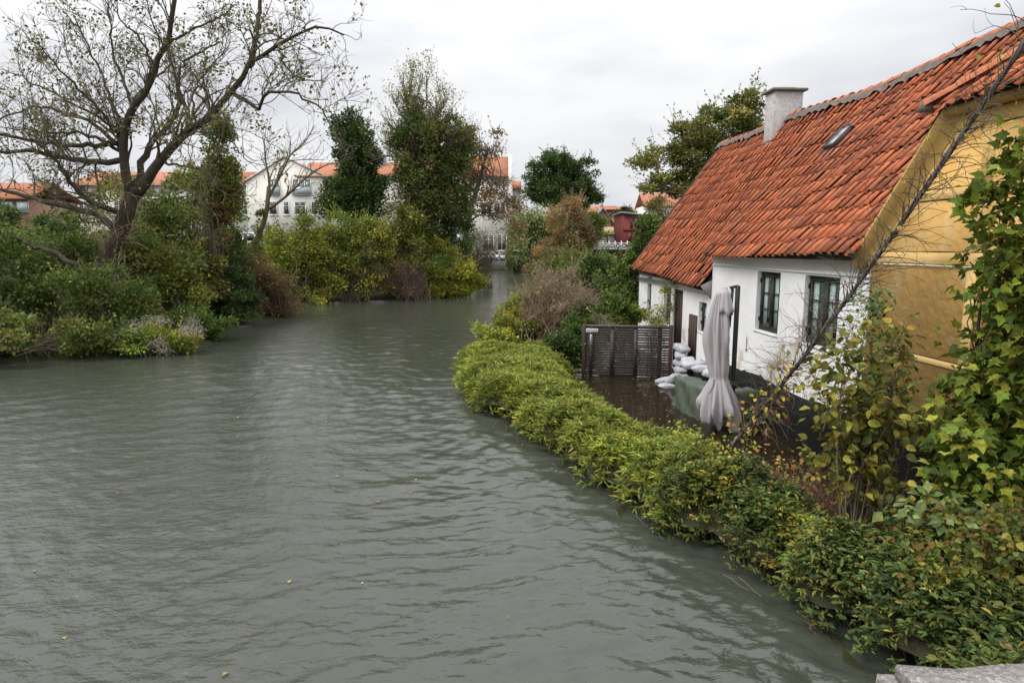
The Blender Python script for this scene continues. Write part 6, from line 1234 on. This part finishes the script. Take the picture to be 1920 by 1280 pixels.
shrub('bank_shrub', 'olive shrubs along the river bank behind the buddleia', 'shrub', [(1080, 500, 46, 22, 34), (1030, 510, 30, 16, 33), (1120, 500, 34, 14, 38)], 420, 26, .14, OL + MG + BR[:1], 407, spread=.35, twigs=300)
shrub('climbing_rose', 'sparse climbing rose with small leaves against the low white wall', 'climber', [(1228, 590, 24, 22, 18.6), (1215, 560, 14, 34, 19), (1250, 560, 10, 40, 18.8), (1240, 600, 20, 10, 18.4)], 90, 12, .06, [(.12, .13, .03), (.09, .11, .03), (.18, .16, .03)], 408, base=tuple(G(1225, 690, 0)), spread=.14, stems=24, stem_r=.012, twigs=120, twig_len=.5)
shrub('ivy_on_gate', 'grey-green trailing spray hanging over the gate top rail', 'climber', [(1142, 614, 16, 12, 17.9), (1128, 600, 14, 10, 18.2)], 70, 16, .06, [(.075, .085, .04), (.10, .10, .05)], 409, base=tuple(P(1120, 600, 18.6)), spread=.14, kind='lance', twigs=60, twig_len=.4, zmin=.8)

# ---- fallen leaves and reeds on the water
fr = np.random.default_rng(90); mb = MB()
n_ = 170; x = 2 + 3 * fr.random(n_); y = 9 + 8.4 * fr.random(n_); ok = (x > np.interp(y, EY, EI) + .05) & (x < 6.15 - .0734 * y); x, y = x[ok], y[ok]
leaves(mb, np.stack([x, y, np.full(len(x), .012)], -1), np.stack([fr.normal(size=len(x)), fr.normal(size=len(x)), 0 * x], -1), .04 * (.5 + fr.random(len(x))), palette([(.30, .22, .08), (.20, .14, .06), (.24, .20, .05), (.14, .08, .04)], len(x), fr), 'diamond', np.broadcast_to(np.array([0, 0, 1.0]), (len(x), 3)), fr)
o = part('fallen_leaves', mb.mesh('fallen_leaves', LEAF)); o['kind'] = 'stuff'; tag(o, 'scattered yellow leaves floating on the brown yard water', 'leaves')
mb = MB(); n_ = 60; x = -6 + 9 * fr.random(n_); y = 4 + 12 * fr.random(n_); ok = x < np.interp(y, EY, ER) - .2; x, y = x[ok], y[ok]
leaves(mb, np.stack([x, y, np.full(len(x), .012)], -1), np.stack([fr.normal(size=len(x)), fr.normal(size=len(x)), 0 * x], -1), .05 * (.5 + fr.random(len(x))), palette([(.26, .18, .05), (.20, .08, .03), (.2, .18, .04)], len(x), fr), 'diamond', np.broadcast_to(np.array([0, 0, 1.0]), (len(x), 3)), fr)
o = part('fallen_leaves', mb.mesh('fallen_leaves', LEAF)); o['kind'] = 'stuff'; tag(o, 'few orange leaves drifting on the grey river', 'leaves')
mb = MB(); n_ = 16; y = 4.6 + 10 * fr.random(n_); x = np.interp(y, EY, ER) - .05 - .28 * fr.random(n_); dr_ = nrm(np.stack([-.45 + .25 * fr.normal(size=n_), 1 + 0 * x, .02 * fr.normal(size=n_)], -1)); ll = .15 + .25 * fr.random(n_)
PT = np.stack([np.stack([x, y, np.full(n_, .02)], -1) + dr_ * (ll * k_)[:, None] + np.array([.03 * math.sin(k_ * 3), 0, .012 * math.sin(k_ * 5)]) for k_ in (-.5, -.2, .15, .5)], 1)
mb.tubes(PT, np.full((n_, 4), .003), 4, np.full((n_, 3), .8)); o = part('floating_reeds', mb.mesh('floating_reeds', DRY)); o['kind'] = 'stuff'; tag(o, 'pale dead reed stalks floating along the foot of the hedge', 'reeds')
